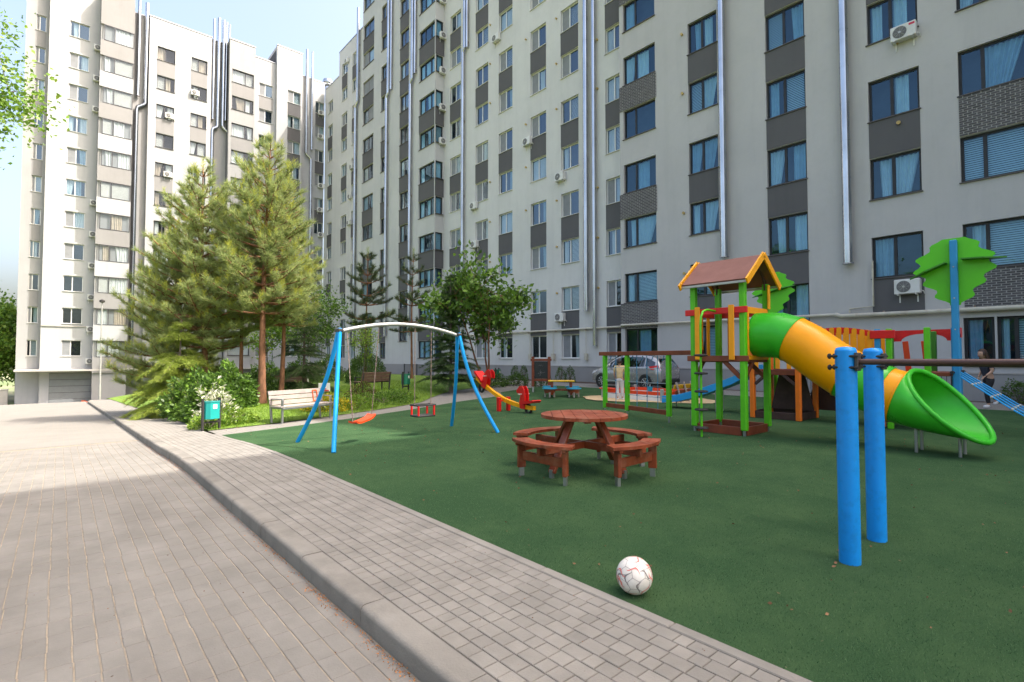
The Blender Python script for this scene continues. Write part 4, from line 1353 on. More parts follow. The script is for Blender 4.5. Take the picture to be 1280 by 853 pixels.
# shrubs round the pines
for i, (x, y, rx, rz, ls, n, m_, lb) in enumerate((
        (3.15, 16.3, .65, 1.1, .12, 3000, ('leaf_dark', 'leaf_mid'), 'dark glossy shrub right behind the teal bin'),
        (3.85, 17.7, .8, 1.35, .12, 3300, ('leaf_dark', 'leaf_mid'), 'tall dark shrub between the teal bin and the pine trunks'),
        (3.1, 18.0, .85, 1.3, .12, 3000, ('leaf_dark', 'leaf_mid'), 'dark shrub under the low pine beside the pavement'),
        (6.0, 22.5, 1.0, 1.1, .11, 2500, 'leaf_dark', 'dark shrub in the shade behind the pine trunks'))):
    shrub(lb, lawn_at(x, y), rx, rx, rz, n, ls, m_, 60 + i)
shrub('pale flowering shrub with cream blossom above the teal bin', lawn_at(2.95, 14.75), .42, .42, .95, 900, .12, ('flower_white', 'leaf_lime'), 70, leaf=LONGLEAF, rough=.3)
shrub('low lime green ground plant beside the teal bin on the pavement side', lawn_at(2.75, 14.2), .42, .4, .35, 700, .11, ('leaf_lime', 'leaf_mid'), 71, leaf=LONGLEAF)
shrub('low lime green ground plant between the teal bin and the bench', lawn_at(3.35, 14.5), .5, .4, .35, 800, .11, ('leaf_lime', 'leaf_mid'), 72, leaf=LONGLEAF)
shrub('bright yellow low shrub beside the park bench', lawn_at(6.3, 15.9), .75, .5, .5, 1500, .08, ('leaf_yellow', 'leaf_lime'), 73)
shrub('yellow green low shrub between the yellow one and the swing seat', lawn_at(7.3, 16.1), .6, .5, .42, 1200, .08, ('leaf_lime', 'leaf_mid'), 74)
shrub('brown leaved barberry ball in front of the brown bench', lawn_at(8.2, 17.6), .55, .55, .72, 1500, .07, ('leaf_brown', 'leaf_mid'), 75)
shrub('spreading green juniper beside the swing seat', lawn_at(8.7, 16.9), .9, .7, .42, 1800, .09, ('leaf_mid', 'leaf_dark'), 76, leaf=LONGLEAF, rough=.3)
shrub('low mound of yellow green leaves at the path behind the swing', lawn_at(9.6, 17.5), .7, .6, .38, 1200, .08, ('leaf_mid', 'leaf_lime'), 77)
shrub('clipped round box ball behind the brown bench', lawn_at(13.2, 27.8), 1.15, 1.15, 1.75, 4500, .09, 'leaf_dark', 78, rough=.04)
for i, (x, y) in enumerate(((10.8, 31.5), (12.3, 31.2), (14.4, 30.8), (9.0, 32.0))):
    shrub('green hedge section at the back of the lawn, ' + ('behind the white-trunked tree', 'next but one to the box ball', 'beside the round box ball', 'beyond the slim grey-trunked tree')[i], lawn_at(x, y), 1.0, .8, 1.5, 2600, .11, ('leaf_mid', 'leaf_dark'), 80 + i, group='hedge at the back of the lawn')
shrub('round green bush beyond the seesaw in front of the white wall', (16.6, 20.9, 0), .95, .85, .75, 2600, .08, ('leaf_dark', 'leaf_mid'), 85)
shrub('small round bush next to the round one by the white wall', (18.2, 20.6, 0), .62, .6, .66, 1600, .08, 'leaf_dark', 86)
for i, px in enumerate((645, 656, 702, 714)):
    y = at_x(px, 23.4, 455)
    shrub('small cone-shaped box tree along the white wall, ' + ('first from the green bin', 'second from the green bin', 'behind the yellow toddler table', 'last before the parked car')[i], (23.3, y, 0), .32, .32, 1.0, 700, .07, 'leaf_dark', 90 + i, name='box_cone', cat='box tree', group='box cones along the white wall', rough=.05)
shrub('dark round bush beside the blackboard', (18.7, 19.2, 0), .5, .5, .8, 1300, .08, 'leaf_dark', 95)
shrub('round box bush by the wall behind the rope ladder', (23.15, at_x(1274, 23.15, 490), 0), .5, .5, .75, 1300, .07, 'leaf_dark', 96)
shrub('low brown green mound on the lawn under the white-trunked tree', lawn_at(8.6, 25.5), .9, .7, .5, 1400, .09, ('leaf_brown', 'leaf_mid'), 97)
# tall tree on the verge whose branch hangs into the picture, and its neighbours along the drive
broadleaf('leafy roadside tree whose sunlit branch hangs over the drive', (-6.2, 21.5, zt(-6, 21.5)), 12.5, 101, (1.15, 0, 9.9, 4.5, 3.4, 3.6), 30000, .15, ('leaf_mid', 'leaf_lime', 'leaf_mid'), 'bark_grey', .2, 1, .3, group='trees along the drive', clump=.42)
for i, (x, y, h) in enumerate(((-9.5, 3, 9), (-9.8, 11, 10.5), (-11, 31, 10), (-10, 40, 9), (-13, -3, 10))):
    broadleaf('leafy tree across the drive, ' + ('opposite the football', 'opposite the swing', 'opposite the weeping conifer', 'opposite the street lamp', 'beside the street wing')[i], (x, y, zt(x, y)), h, 110 + i, (0, 0, h * .62, 3.1, 3.1, h * .36), 4500, .34, ('leaf_mid', 'leaf_dark'), 'bark_grey', .18, 1, .3, group='trees along the drive', clump=.7)
for i, (x, y, h) in enumerate(((-5.2, 77, 11.5), (-9.5, 80, 12.5), (-3.6, 86, 11), (-16, 84, 13))):
    broadleaf('green tree beyond the low wall past the sunlit block, ' + ('right behind the wall', 'second from the block', 'tucked behind the block corner', 'farthest from the block')[i], (x, y, -3), h, 130 + i, (0, 0, h * .55, 3.4, 3.4, h * .45), 5000, .42, ('leaf_mid', 'leaf_lime'), 'bark_grey', .2, 1, .3, group='trees past the end of the drive', clump=.8)

# blades: pile of the turf close to the camera, grass of the lawn
def blades(name, n, xr, yfun, zf, L, W, material, parent, seed, near=None):
    rg = np.random.default_rng(seed)
    x = rg.uniform(*xr, n); y0, y1 = yfun
    y = rg.uniform(y0, y1, n)
    if near is not None:
        d = np.hypot(x, y); keep = rg.uniform(size=n) < np.clip(near / d, 0, 1) ** 1.6
        x, y = x[keep], y[keep]
    ok = np.array([zf(a, b) is not None for a, b in zip(x, y)])
    x, y = x[ok], y[ok]
    z = np.array([zf(a, b) for a, b in zip(x, y)])
    P = np.stack([x, y, z], 1)
    A = np.stack([rg.normal(size=len(x)) * .55, rg.normal(size=len(x)) * .55, np.ones(len(x))], 1)
    tv = np.array([(-W / L, 0, 0), (W / L, 0, 0), (0, 0, 1)]); tf = np.array([(0, 1, 2)])
    V, F = scatter(tv, tf, P, A, L * rg.uniform(.6, 1.2, len(x)), rg)
    o = part(name, np_mesh(name, V, F, material), None, parent)
    o['kind'] = 'stuff'
    return o
def in_view_xy(x, y):
    d = .656 * x + .755 * y
    if d < 1.5: return False
    l = (.755 * x - .656 * y) / d
    return -1.15 < l < 1.2
blades('turf_pile', 300000, (TURF_X0 + .005, 9.5), (-2.5, 9.0), lambda x, y: (zt(x, y) if in_view_xy(x, y) else None), .016, .0017, 'turf_blade', turf, 1, near=3.6)
blades('grass', 70000, (TURF_X0 + .03, 14), (13.5, 27), lambda x, y: (lawn_z(x, y) if y > curve_y(PATH_E, x) + .02 else None), .06, .006, 'grass_blade', lawn, 2)

# ================================================================== things in the court
def board_poly(pts, n=None): return pts
XZ = lambda x=0, y=0, z=0: Matrix(((1, 0, 0, x), (0, 0, -1, y), (0, 1, 0, z), (0, 0, 0, 1)))      # poly (x, z), extruded along -y
YZ = lambda x=0, y=0, z=0: Matrix(((0, 0, 1, x), (1, 0, 0, y), (0, 1, 0, z), (0, 0, 0, 1)))       # poly (y, z), extruded along x

# ---------------- football on the pavement edge
bp = gnd(793, 742)
bc = None
rb = .110
def make_ball():
    base = Vector((bp.x, bp.y, 0))
    t = thing('football', 'white football with pink and red markings on the turf edge', 'ball', base, .6)
    # truncated icosahedron panels: subdivide icosahedron faces and push to the sphere, seams as fine tubes
    import bmesh
    bm = bmesh.new(); bmesh.ops.create_icosphere(bm, subdivisions=1, radius=1.0)
    ico = [v.co.copy().normalized() for v in bm.verts]
    edges = [(e.verts[0].index, e.verts[1].index) for e in bm.edges]
    bm.free()
    body = MB()
    n, m = 32, 20
    body.grid([[(rb * math.sin(math.pi * i / m) * math.cos(2 * math.pi * j / n), rb * math.sin(math.pi * i / m) * math.sin(2 * math.pi * j / n), rb - rb * math.cos(math.pi * i / m)) for j in range(n + 1)] for i in range(m + 1)])
    part('panel_shell', body, 'ball_white', t, 80)
    sm = MB(); pk = MB(); rg = random.Random(5)
    def on(v, r=rb): v = v.normalized(); return v * r + Vector((0, 0, rb))
    rot = Euler((.5, .3, .2)).to_matrix()
    for a, b in edges:
        p, q = rot @ (ico[a] * 2 + ico[b]), rot @ (ico[a] + ico[b] * 2)
        sm.tube([on(p.lerp(q, s / 4), rb - .0008) for s in range(5)], .0016, 4)
    nb = {}
    for a, b in edges: nb.setdefault(a, []).append(b); nb.setdefault(b, []).append(a)
    for a in nb:
        ring = [rot @ (ico[a] * 2 + ico[b]).normalized() for b in nb[a]]
        c = (rot @ ico[a]).normalized(); u = c.cross(ring[0]).normalized(); w = c.cross(u)
        ring.sort(key=lambda v: math.atan2(v.dot(u), v.dot(w)))
        for i in range(5):
            p, q = ring[i], ring[(i + 1) % 5]
            sm.tube([on(p.lerp(q, s / 4), rb - .0008) for s in range(5)], .0016, 4)
    part('seam', sm, 'ball_seam', t)
    for k in range(34):
        c = Vector((rg.gauss(0, 1), rg.gauss(0, 1), rg.gauss(0, 1))).normalized()
        d = c.cross(Vector((rg.gauss(0, 1), rg.gauss(0, 1), rg.gauss(0, 1)))).normalized(); e = c.cross(d)
        lo, hi = [], []
        for s in range(9):
            f = s / 8; sp = .42 * (f - .5) * 2; wv = .14 * math.sin(f * 6 + k); th = .05 * math.sin(math.pi * f) + .005
            lo.append(on(c + d * sp + e * (wv - th), rb + .0006)); hi.append(on(c + d * sp + e * (wv + th), rb + .0006))
        pk.grid([lo, hi], mi=0 if k % 3 else 1)
    part('print', pk, ['ball_pink', 'ball_seam'], t)
make_ball()

# ---------------- round picnic table with four curved benches
def picnic():
    t = thing('picnic_table', 'round red-brown wooden picnic table with four curved benches on the turf', 'picnic table', (5.15, 4.5, 0), R(47))
    # top: planks cut to a round outline
    Rt, npl = .56, 8
    top = part('table_top', MB().box(-.45, .45, -.04, .04, .655, .69).box(-.04, .04, -.45, .45, .656, .689), 'wood_red', t)
    pwid = 2 * Rt / npl
    for k in range(npl):
        y0 = -Rt + k * pwid + .003; y1 = y0 + pwid - .006
        pts = []
        for yy in frange(y0, y1, 5): pts.append((math.sqrt(max(0.0004, Rt * Rt - yy * yy)), yy))
        for yy in frange(y1, y0, 5): pts.append((-math.sqrt(max(0.0004, Rt * Rt - yy * yy)), yy))
        part('plank', MB().prism(pts, .69, .73), 'wood_top', top)
    # crossed floor rails and raked legs
    for i in range(4):
        a = math.pi / 4 + i * math.pi / 2
        ca, sa = math.cos(a), math.sin(a)
        part('leg', MB().beam((ca * .62, sa * .62, .06), (ca * .26, sa * .26, .66), .045, .10, up=(-sa, ca, 0)), 'wood_red', t)
        part('foot', MB().box(-.02, .02, -.025, .025, 0, .1, 0, Xf((ca * .62, sa * .62, 0), (0, 0, a))), 'steel', t)
    for i in range(2):
        a = math.pi / 4 + i * math.pi / 2
        ca, sa = math.cos(a) * .86, math.sin(a) * .86
        part('rail', MB().beam((-ca, -sa, .335 + .003 * i), (ca, sa, .335 + .003 * i), .05, .09), 'wood_red', t)
    # benches sit between the table's diagonals' ends
    for i in range(4):
        a = math.pi / 4 + i * math.pi / 2
        b = link('bench', None, t, (0, 0, 0), (0, 0, a))
        da = R(31)
        for ri, (r0, r1) in enumerate(((.74, .845), (.85, .955))):
            pts = [(r1 * math.cos(s), r1 * math.sin(s)) for s in frange(-da, da, 10)] + [(r0 * math.cos(s), r0 * math.sin(s)) for s in frange(da, -da, 10)]
            part('plank', MB().prism(pts, .415, .45), 'wood_top', b)
        for sgn in (-1, 1):
            s = sgn * da * .80
            ca, sa = math.cos(s), math.sin(s)
            mb = MB()
            mb.beam((.78 * ca, .78 * sa, .395), (.94 * ca, .94 * sa, .395), .05, .04)
            mb.beam((.86 * ca, .86 * sa, .10), (.86 * ca, .86 * sa, .375), .05, .10, up=(ca, sa, 0))
            part('leg', mb, 'wood_red', b)
            part('foot', MB().box(-.03, .03, -.02, .02, 0, .12, 0, Xf((.86 * ca, .86 * sa, 0), (0, 0, s))), 'steel', b)
        s = da * .8
        part('stretcher', MB().beam((.86 * math.cos(s), -.86 * math.sin(s) + .03, .25), (.86 * math.cos(s), .86 * math.sin(s) - .03, .25), .035, .11), 'wood_red', b)
picnic()

# ---------------- chin-up bars: blue posts and brown bars
def bars():
    ps = []
    for i, (x, y) in enumerate(((4.27, 1.25), (4.96, 1.26))):
        lb = ('thick blue round post nearest the football, carrying a brown bar', 'thick blue round post standing behind the one next to the football')[i]
        t = thing('exercise_post', lb, 'exercise post', (x, y, 0), 0, 'blue posts of the exercise bars')
        b = MB().cyl(0, 0, -.05, 1.505, .068, 28)
        part('post', b, 'blue_paint', t, 40)
        part('cap', MB().lathe([(.068, 1.503), (.06, 1.525), (.02, 1.533)], 24), 'blue_paint', t, 60)
        part('clamp_plate', MB().cbox(-.045, .045, -.085, -.064, 1.36, 1.49, .004), 'plate_dark', t)
        for z in (1.385, 1.465):
            for sx in (-1, 1):
                part('bolt', MB().tube([(sx * .05, -.09, z), (sx * .05, .085, z)], .009, 8).lathe([(.02, 0), (.02, .012), (.012, .018)], 8, Xf((sx * .05, .083, z), (-math.pi / 2, 0, 0))), 'rubber_black', t, 40)
    for i, (x, y, z) in enumerate(((4.27, 1.25, 1.425), (4.96, 1.26, 1.41))):
        b = MB().tube([(0, -.085, z), (0, -4.5, z)], .0215, 14)
        o = single('exercise_bar', b, 'bar_brown', ('brown steel bar fixed to the blue post nearest the football', 'brown steel bar fixed to the rear blue post, hidden behind the other')[i], 'exercise bar', (x, y, 0), 0, 'bars of the exercise frame', 50)
    for i, x in enumerate((4.27, 4.96)):
        pass
bars()

# ---------------- swing
def swing():
    z0 = zt(4.8, 8.7)
    t = thing('swing_set', 'swing set with curved blue legs, grey arched bar and two seats', 'swing', (0, 0, 0))
    xa, xb, ym = 3.22, 6.45, 8.65
    for x, s in ((xa, 1), (xb, -1)):
        for dy in (-.80, .80):
            pts = []
            for k in range(11):
                f = k / 10
                pts.append((x - s * .02 + s * .40 * f + s * .05 * math.sin(math.pi * f), ym + dy * (1 - f) ** 1.0 - dy * .16 * math.sin(math.pi * f) + (.03 if dy > 0 else -.03) * f, zt(x, ym + dy) + 1.96 * f))
            part('leg', MB().tube(pts, .036, 12), 'blue_pipe', t, 60)
        part('leg_cap', MB().cbox(x + s * .38 - .05, x + s * .38 + .05, ym - .08, ym + .08, 1.90, 1.955, .01), 'plate_dark', t)
    arch = []
    for k in range(17):
        f = k / 16
        arch.append((xa + .40 + (xb - xa - .80) * f, ym, 1.91 + .17 * (1 - (2 * f - 1) ** 2)))
    part('arch_bar', MB().tube(arch, .035, 12), 'pole_grey', t, 60)
    def top(x):
        f = (x - xa - .40) / (xb - xa - .80); return 1.91 + .17 * (1 - (2 * f - 1) ** 2) - .03
    def chain(p, q):
        c = MB(); p, q = Vector(p), Vector(q); n = int((p - q).length / .05)
        for k in range(n):
            a = p.lerp(q, k / n); b = p.lerp(q, (k + 1.25) / n)
            c.beam(a, b, .016 if k % 2 else .007, .007 if k % 2 else .016, .001, up=(0, 1, 0))
        return c
    # seat one swung and slightly twisted; seat two a toddler seat with bars
    x1a, x1b = 3.74, 4.22
    zs = .38
    sa, sb = Vector((x1a + .02, ym - .22, zs)), Vector((x1b + .02, ym + .06, zs + .07))
    seat = MB()
    d = (sb - sa); L = d.length
    P = []
    for j in (-1, 0, 1):
        row = []
        for k in range(9):
            f = k / 8; p = sa.lerp(sb, f); p.z -= .045 * (1 - (2 * f - 1) ** 4)
            nrm = Vector((-d.y, d.x, 0)).normalized() * .085 * j
            row.append(p + nrm + Vector((0, 0, .012 * abs(j))))
        P.append(row)
    seat.grid(P); seat.grid([[v - Vector((0, 0, .03)) for v in r] for r in P], flip=True)
    seat.grid([P[0], [v - Vector((0, 0, .03)) for v in P[0]]]); seat.grid([[v - Vector((0, 0, .03)) for v in P[2]], P[2]])
    for r in (0, 8):
        c = [P[0][r], P[1][r], P[2][r]]; seat.grid([c, [v - Vector((0, 0, .03)) for v in c]])
    so = part('swing_seat', seat, 'red_orange', t, 50, 'flat orange-red plastic seat')
    part('chain', chain((x1a, ym, top(x1a)), sa + Vector((0, 0, .01))), 'chain', so); part('chain', chain((x1b + .12, ym, top(x1b + .12)), sb + Vector((0, 0, .01))), 'chain', so)
    x2a, x2b = 5.06, 5.46
    s2 = part('toddler_seat', MB().cbox(x2a, x2b, ym - .14, ym + .14, .34, .375, .01), 'rubber_black', t, None, 'black seat with a guard bar and red uprights')
    part('guard_bar', MB().tube([(x2a, ym + .13, .56), (x2a, ym - .13, .56), (x2b, ym - .13, .56), (x2b, ym + .13, .56)], .016, 8).tube([(x2a, ym + .13, .56), (x2b, ym + .13, .56)], .016, 8), 'rubber_black', s2, 50)
    for x in (x2a + .03, x2b - .03):
        for yy in (ym - .125, ym + .125): part('upright', MB().cyl(x, yy, .37, .55, .02, 8), 'red_paint', s2, 50)
    for x in (x2a + .02, x2b - .02): part('chain', chain((x, ym, top(x)), (x, ym, .57)), 'chain', s2)
swing()

# ---------------- play tower with roof and tube slide
def tower():
    ox, oy = 10.15, 5.0
    t = thing('play_tower', 'green-posted play tower with brown gable roof and tube slide', 'play tower', (ox, oy, 0))
    for (x, y) in ((-.5, .5), (-.5, -.5), (.5, .5), (.5, -.5)):
        part('post', MB().cbox(x - .055, x + .055, y - .055, y + .055, .10, 2.93, .012), 'green_paint', t)
        part('post_foot', MB().box(x - .02, x + .02, y - .02, y + .02, -.02, .12), 'steel', t)
    # deck
    d = part('deck', MB().box(-.52, .52, -.445, .445, 1.38, 1.42), 'wood_brown', t)
    dm = MB().cbox(-.44, .44, -.06, .06, 1.42, 1.45, .004).mesh('deck_board', 'wood_brown')
    for k in range(7): link('deck_board', dm, d, (0, -.38 + k * .127, 0))
    for y in (-.5, .5): part('deck_beam', MB().cbox(-.445, .445, y - .03, y + .03, 1.37, 1.50, .006), 'wood_brown', t)
    for x in (-.57, .5): part('deck_beam', MB().cbox(x - .0, x + .04, -.62 if x < 0 else -.44, .62 if x < 0 else .44, 1.39, 1.50, .006), 'wood_brown', t)
    # braces
    for (a, b) in (((-.5, -.43, 1.38), (-.5, -.18, 1.38)), ((.5, -.43, 1.38), (.5, -.18, 1.38))):
        part('brace', MB().beam((a[0], -.445, 1.08), (a[0], -.12, 1.40), .05, .08), 'wood_brown', t)
    for y in (-.5, .5):
        part('brace', MB().beam((-.445, y, 1.08), (-.12, y, 1.40), .05, .08), 'wood_brown', t)
    # ground frame
    for y in (-.5, .5): part('ground_board', MB().cbox(-.44, .44, y - .025, y + .025, .0, .16, .006), 'wood_brown', t)
    for x in (-.5, .5): part('ground_board', MB().cbox(x - .025, x + .025, -.44, .44, .0, .16, .006), 'wood_brown', t)
    # front guard: red rail with two orange slats, opening in the middle
    part('guard_rail', MB().cbox(-.60, -.557, -.62, .64, 2.30, 2.42, .008), 'red_paint', t)
    part('guard_rail', MB().cbox(-.44, .44, .557, .60, 2.30, 2.42, .008), 'red_paint', t)
    part('guard_rail', MB().cbox(.557, .60, -.5, .5, 2.30, 2.42, .008), 'red_paint', t)
    for y in (.36, -.33): part('slat', MB().cbox(-.632, -.602, y - .055, y + .055, 1.42, 2.46, .01), 'orange_paint', t)
    for x in (-.28, 0, .28): part('slat', MB().cbox(x - .055, x + .055, .602, .632, 1.42, 2.46, .01), 'orange_paint', t)
    for y in (-.3, .3): part('slat', MB().cbox(.602, .632, y - .055, y + .055, 1.42, 2.46, .01), 'orange_deep', t)
    # roof: ridge along Y
    zr, ze, xe = 3.42, 2.90, .66
    for s in (-1, 1):
        th = .03
        p = MB()
        y0, y1 = -.66, .66
        vs = [(0, y0, zr), (0, y1, zr), (s * xe, y1, ze), (s * xe, y0, ze)]
        nv = Vector((s * (zr - ze), 0, xe)).normalized() * th
        v2 = [Vector(v) + nv for v in vs]
        fs = [(0, 1, 2, 3), (4, 7, 6, 5), (0, 4, 5, 1), (1, 5, 6, 2), (2, 6, 7, 3), (3, 7, 4, 0)]
        if s < 0: fs = [f[::-1] for f in fs]
        part('roof_panel', p.add([Vector(v) for v in vs] + v2, fs), 'roof_brown', t)
        part('eave_trim', MB().cbox(s * xe - .02, s * xe + .02, -.67, .67, ze - .05, ze - .005, .005), 'pole_grey', t)
        for y in (-.685, .685):
            part('barge_board', MB().beam((s * .0, y, zr + .02), (s * (xe + .07), y, ze - .04), .035, .13, up=(0, 0, 1)), 'yellow_paint', t)
    for y in (-.5, .5):
        pts = [(-.5, 2.80), (-.44, 2.80)] + [(.44 * math.cos(a), 2.80 + .42 * math.sin(a)) for a in frange(math.pi, 0, 10)][1:-1] + [(.44, 2.80), (.5, 2.80), (.5, 2.98), (.0, 3.39), (-.5, 2.98)]
        part('gable_board', MB().prism(pts, -.015, .015, XZ(0, y, 0)), 'wood_dark', t)
    part('roof_beam', MB().cbox(-.03, .03, -.6, .6, 3.30, 3.38, .005), 'wood_dark', t)
    # entrance panel of the tube
    po = []
    part('tube_panel', MB().cbox(-.44, -.38, -.56, -.53, 1.42, 2.42, .005).cbox(.38, .44, -.56, -.53, 1.42, 2.42, .005).cbox(-.38, .38, -.56, -.53, 2.30, 2.42, .005).cbox(-.38, .38, -.56, -.53, 1.42, 1.50, .005), 'orange_paint', t)
    part('side_post', MB().cbox(.40, .47, -.60, -.565, 2.42, 2.9, .005), 'yellow_paint', t)
    # climbing pole with disc steps
    pl = part('climbing_pole', MB().tube([(-.57, 0, 2.36), (-.9, 0, 2.37), (-1.05, 0, 2.33), (-1.13, 0, 2.22), (-1.15, 0, 2.05), (-1.15, 0, -.02)], .021, 10), 'green_paint', t, 60)
    for k in range(5):
        part('step_disc', MB().lathe([(.03, -.02), (.115, -.012), (.125, .004), (.11, .022), (.03, .03)], 18, Xf((-1.15, 0, .16 + .335 * k))), 'rubber_black', pl, 50)
    # tube slide, segment by segment
    X = .02
    cen = [(-.53, 1.90), (-.95, 1.88), (-1.17, 1.80), (-1.40, 1.66), (-1.75, 1.38), (-2.05, 1.17), (-2.30, 1.02), (-2.55, .90), (-2.75, .83)]
    sl_ = link('tube_slide', None, t)
    def ring(i, rr, n=28):
        y, z = cen[i]
        a = cen[max(0, i - 1)]; b = cen[min(len(cen) - 1, i + 1)]
        ty, tz = b[0] - a[0], b[1] - a[1]; L = math.hypot(ty, tz); ty /= L; tz /= L
        return [Vector((X + rr * math.sin(2 * math.pi * k / n), y - tz * rr * math.cos(2 * math.pi * k / n) * -1 * -1 if False else y + (-tz) * rr * math.cos(2 * math.pi * k / n) * -1 * -1, z + ty * -1 * rr * math.cos(2 * math.pi * k / n) * 1)) for k in range(n)]
    def ring2(i, rr, n=28):
        y, z = cen[i]
        a = cen[max(0, i - 1)]; b = cen[min(len(cen) - 1, i + 1)]
        ty, tz = b[0] - a[0], b[1] - a[1]; L = math.hypot(ty, tz); ty /= L; tz /= L
        ny, nz = tz, -ty            # normal in the plane, pointing up (ty < 0)
        return [Vector((X + rr * math.sin(2 * math.pi * k / n), y + ny * rr * math.cos(2 * math.pi * k / n), z + nz * rr * math.cos(2 * math.pi * k / n))) for k in range(n)]
    rt = .425
    segs_ = ((0, 2, 'plastic_green'), (2, 5, 'plastic_orange'), (5, 7, 'plastic_green'), (7, 8, 'plastic_orange'))
    for (i0, i1, m_) in segs_:
        mb = MB()
        rows_ = [ring2(i, rt) for i in range(i0, i1 + 1)]
        mb.grid([r + [r[0]] for r in rows_]); mb.grid([r + [r[0]] for r in [ring2(i, rt - .012) for i in range(i0, i1 + 1)]], flip=True)
        sg = part('tube_segment', mb, m_, sl_, 45)
        part('flange', MB().tube(ring2(i1, rt + .006), .013, 6, closed=True), m_, sg, 60)
    # flared open end
    n = 28
    r0 = ring2(8, rt); r0i = ring2(8, rt - .012)
    ex = MB()
    end = []
    for k in range(n):
        a = 2 * math.pi * k / n
        c = math.cos(a)
        ex_, ey_ = .47 * math.sin(a), .48 * c + .05 * (1 - c * c)
        ct, st_ = math.cos(R(24)), math.sin(R(24))
        end.append(Vector((X - .06 + ex_ * ct + ey_ * st_, -3.40 - ex_ * st_ + ey_ * ct, .755 + .50 * c)))
    rows_ = []; rowi = []
    for j in range(7):
        f = j / 6
        rows_.append([r0[k].lerp(end[k], f) + (r0[k] - Vector((X, cen[8][0], cen[8][1]))) * .06 * math.sin(math.pi * f) for k in range(n)])
        rowi.append([r0i[k].lerp(end[k], f) + (r0[k] - Vector((X, cen[8][0], cen[8][1]))) * (.06 * math.sin(math.pi * f) - .03 * (1 - f)) for k in range(n)])
    ex.grid([r + [r[0]] for r in rows_]); ex.grid([r + [r[0]] for r in rowi], flip=True)
    exo = part('exit_scoop', ex, 'plastic_green', sl_, 50)
    part('exit_rim', MB().tube(end, .038, 10, closed=True), 'plastic_green', exo, 60)
    for (y, z) in ((-3.0, .42), (-3.52, .32)):
        for x in (-.17, .2): part('slide_leg', MB().cyl(X + x, y, -.02, z, .022, 10), 'steel', sl_, 50)
tower()

# ---------------- rope net frame beside the tower
def net_frame():
    t = thing('rope_frame', 'climbing frame of green posts and brown beam with a rope net', 'climbing frame', (10.15, 5.0, 0))
    O = Vector((10.15, 5.0, 0))
    P1, P2, P3 = Vector((10.38, 6.55, 0)) - O, Vector((10.76, 7.97, 0)) - O, Vector((10.98, 8.85, 0)) - O
    E0, E1 = Vector((10.12, 5.58, 0)) - O, Vector((11.03, 9.05, 0)) - O
    for p in (P1, P2, P3):
        part('post', MB().cbox(p.x - .05, p.x + .05, p.y - .05, p.y + .05, .14, 1.52, .01), 'green_paint', t)
        part('post_foot', MB().cyl(p.x, p.y, -.02, .16, .022, 10), 'steel', t)
    part('top_beam', MB().beam(E0 + Vector((0, 0, 1.57)), E1 + Vector((0, 0, 1.57)), .10, .10), 'wood_brown', t)
    part('bottom_board', MB().beam(P1 + (P2 - P1).normalized() * .055 + Vector((0, 0, .22)), P2 - (P2 - P1).normalized() * .055 + Vector((0, 0, .22)), .04, .11), 'wood_brown', t)
    part('bottom_board', MB().beam(P2 + (P3 - P2).normalized() * .055 + Vector((0, 0, .22)), P3 - (P3 - P2).normalized() * .055 + Vector((0, 0, .22)), .04, .11), 'wood_brown', t)
    for (a, b, nv) in ((P1, P2, 3), (P2, P3, 1)):
        net = MB()
        for k in range(nv):
            p = a.lerp(b, (k + 1) / (nv + 1))
            net.tube([p + Vector((0, 0, .26)), p + Vector((.01, 0, .8)), p + Vector((0, 0, 1.53))], .009, 6)
            for z in (.55, .88, 1.22): net.lathe([(.008, -.02), (.018, -.01), (.018, .01), (.008, .02)], 8, Xf(p + Vector((0, 0, z))))
        no = part('rope_net', net, 'rope_blue', t, 50)
        for z in (.55, .88, 1.22):
            m_ = a.lerp(b, .5) + Vector((0, 0, z - .015))
            part('rope', MB().tube([a + Vector((0, 0, z)), m_, b + Vector((0, 0, z))], .008, 6), 'rope_grey', no, 50)
        for k in range(nv + 1):
            p = a.lerp(b, (k + .5) / (nv + 1)) + Vector((0, 0, 1.45))
            part('rope_hook', MB().tube([p + Vector((0, -.03, .06)), p + Vector((-.02, -.03, 0)), p + Vector((.0, .02, -.05))], .012, 6), 'rope_blue', no, 50)
net_frame()

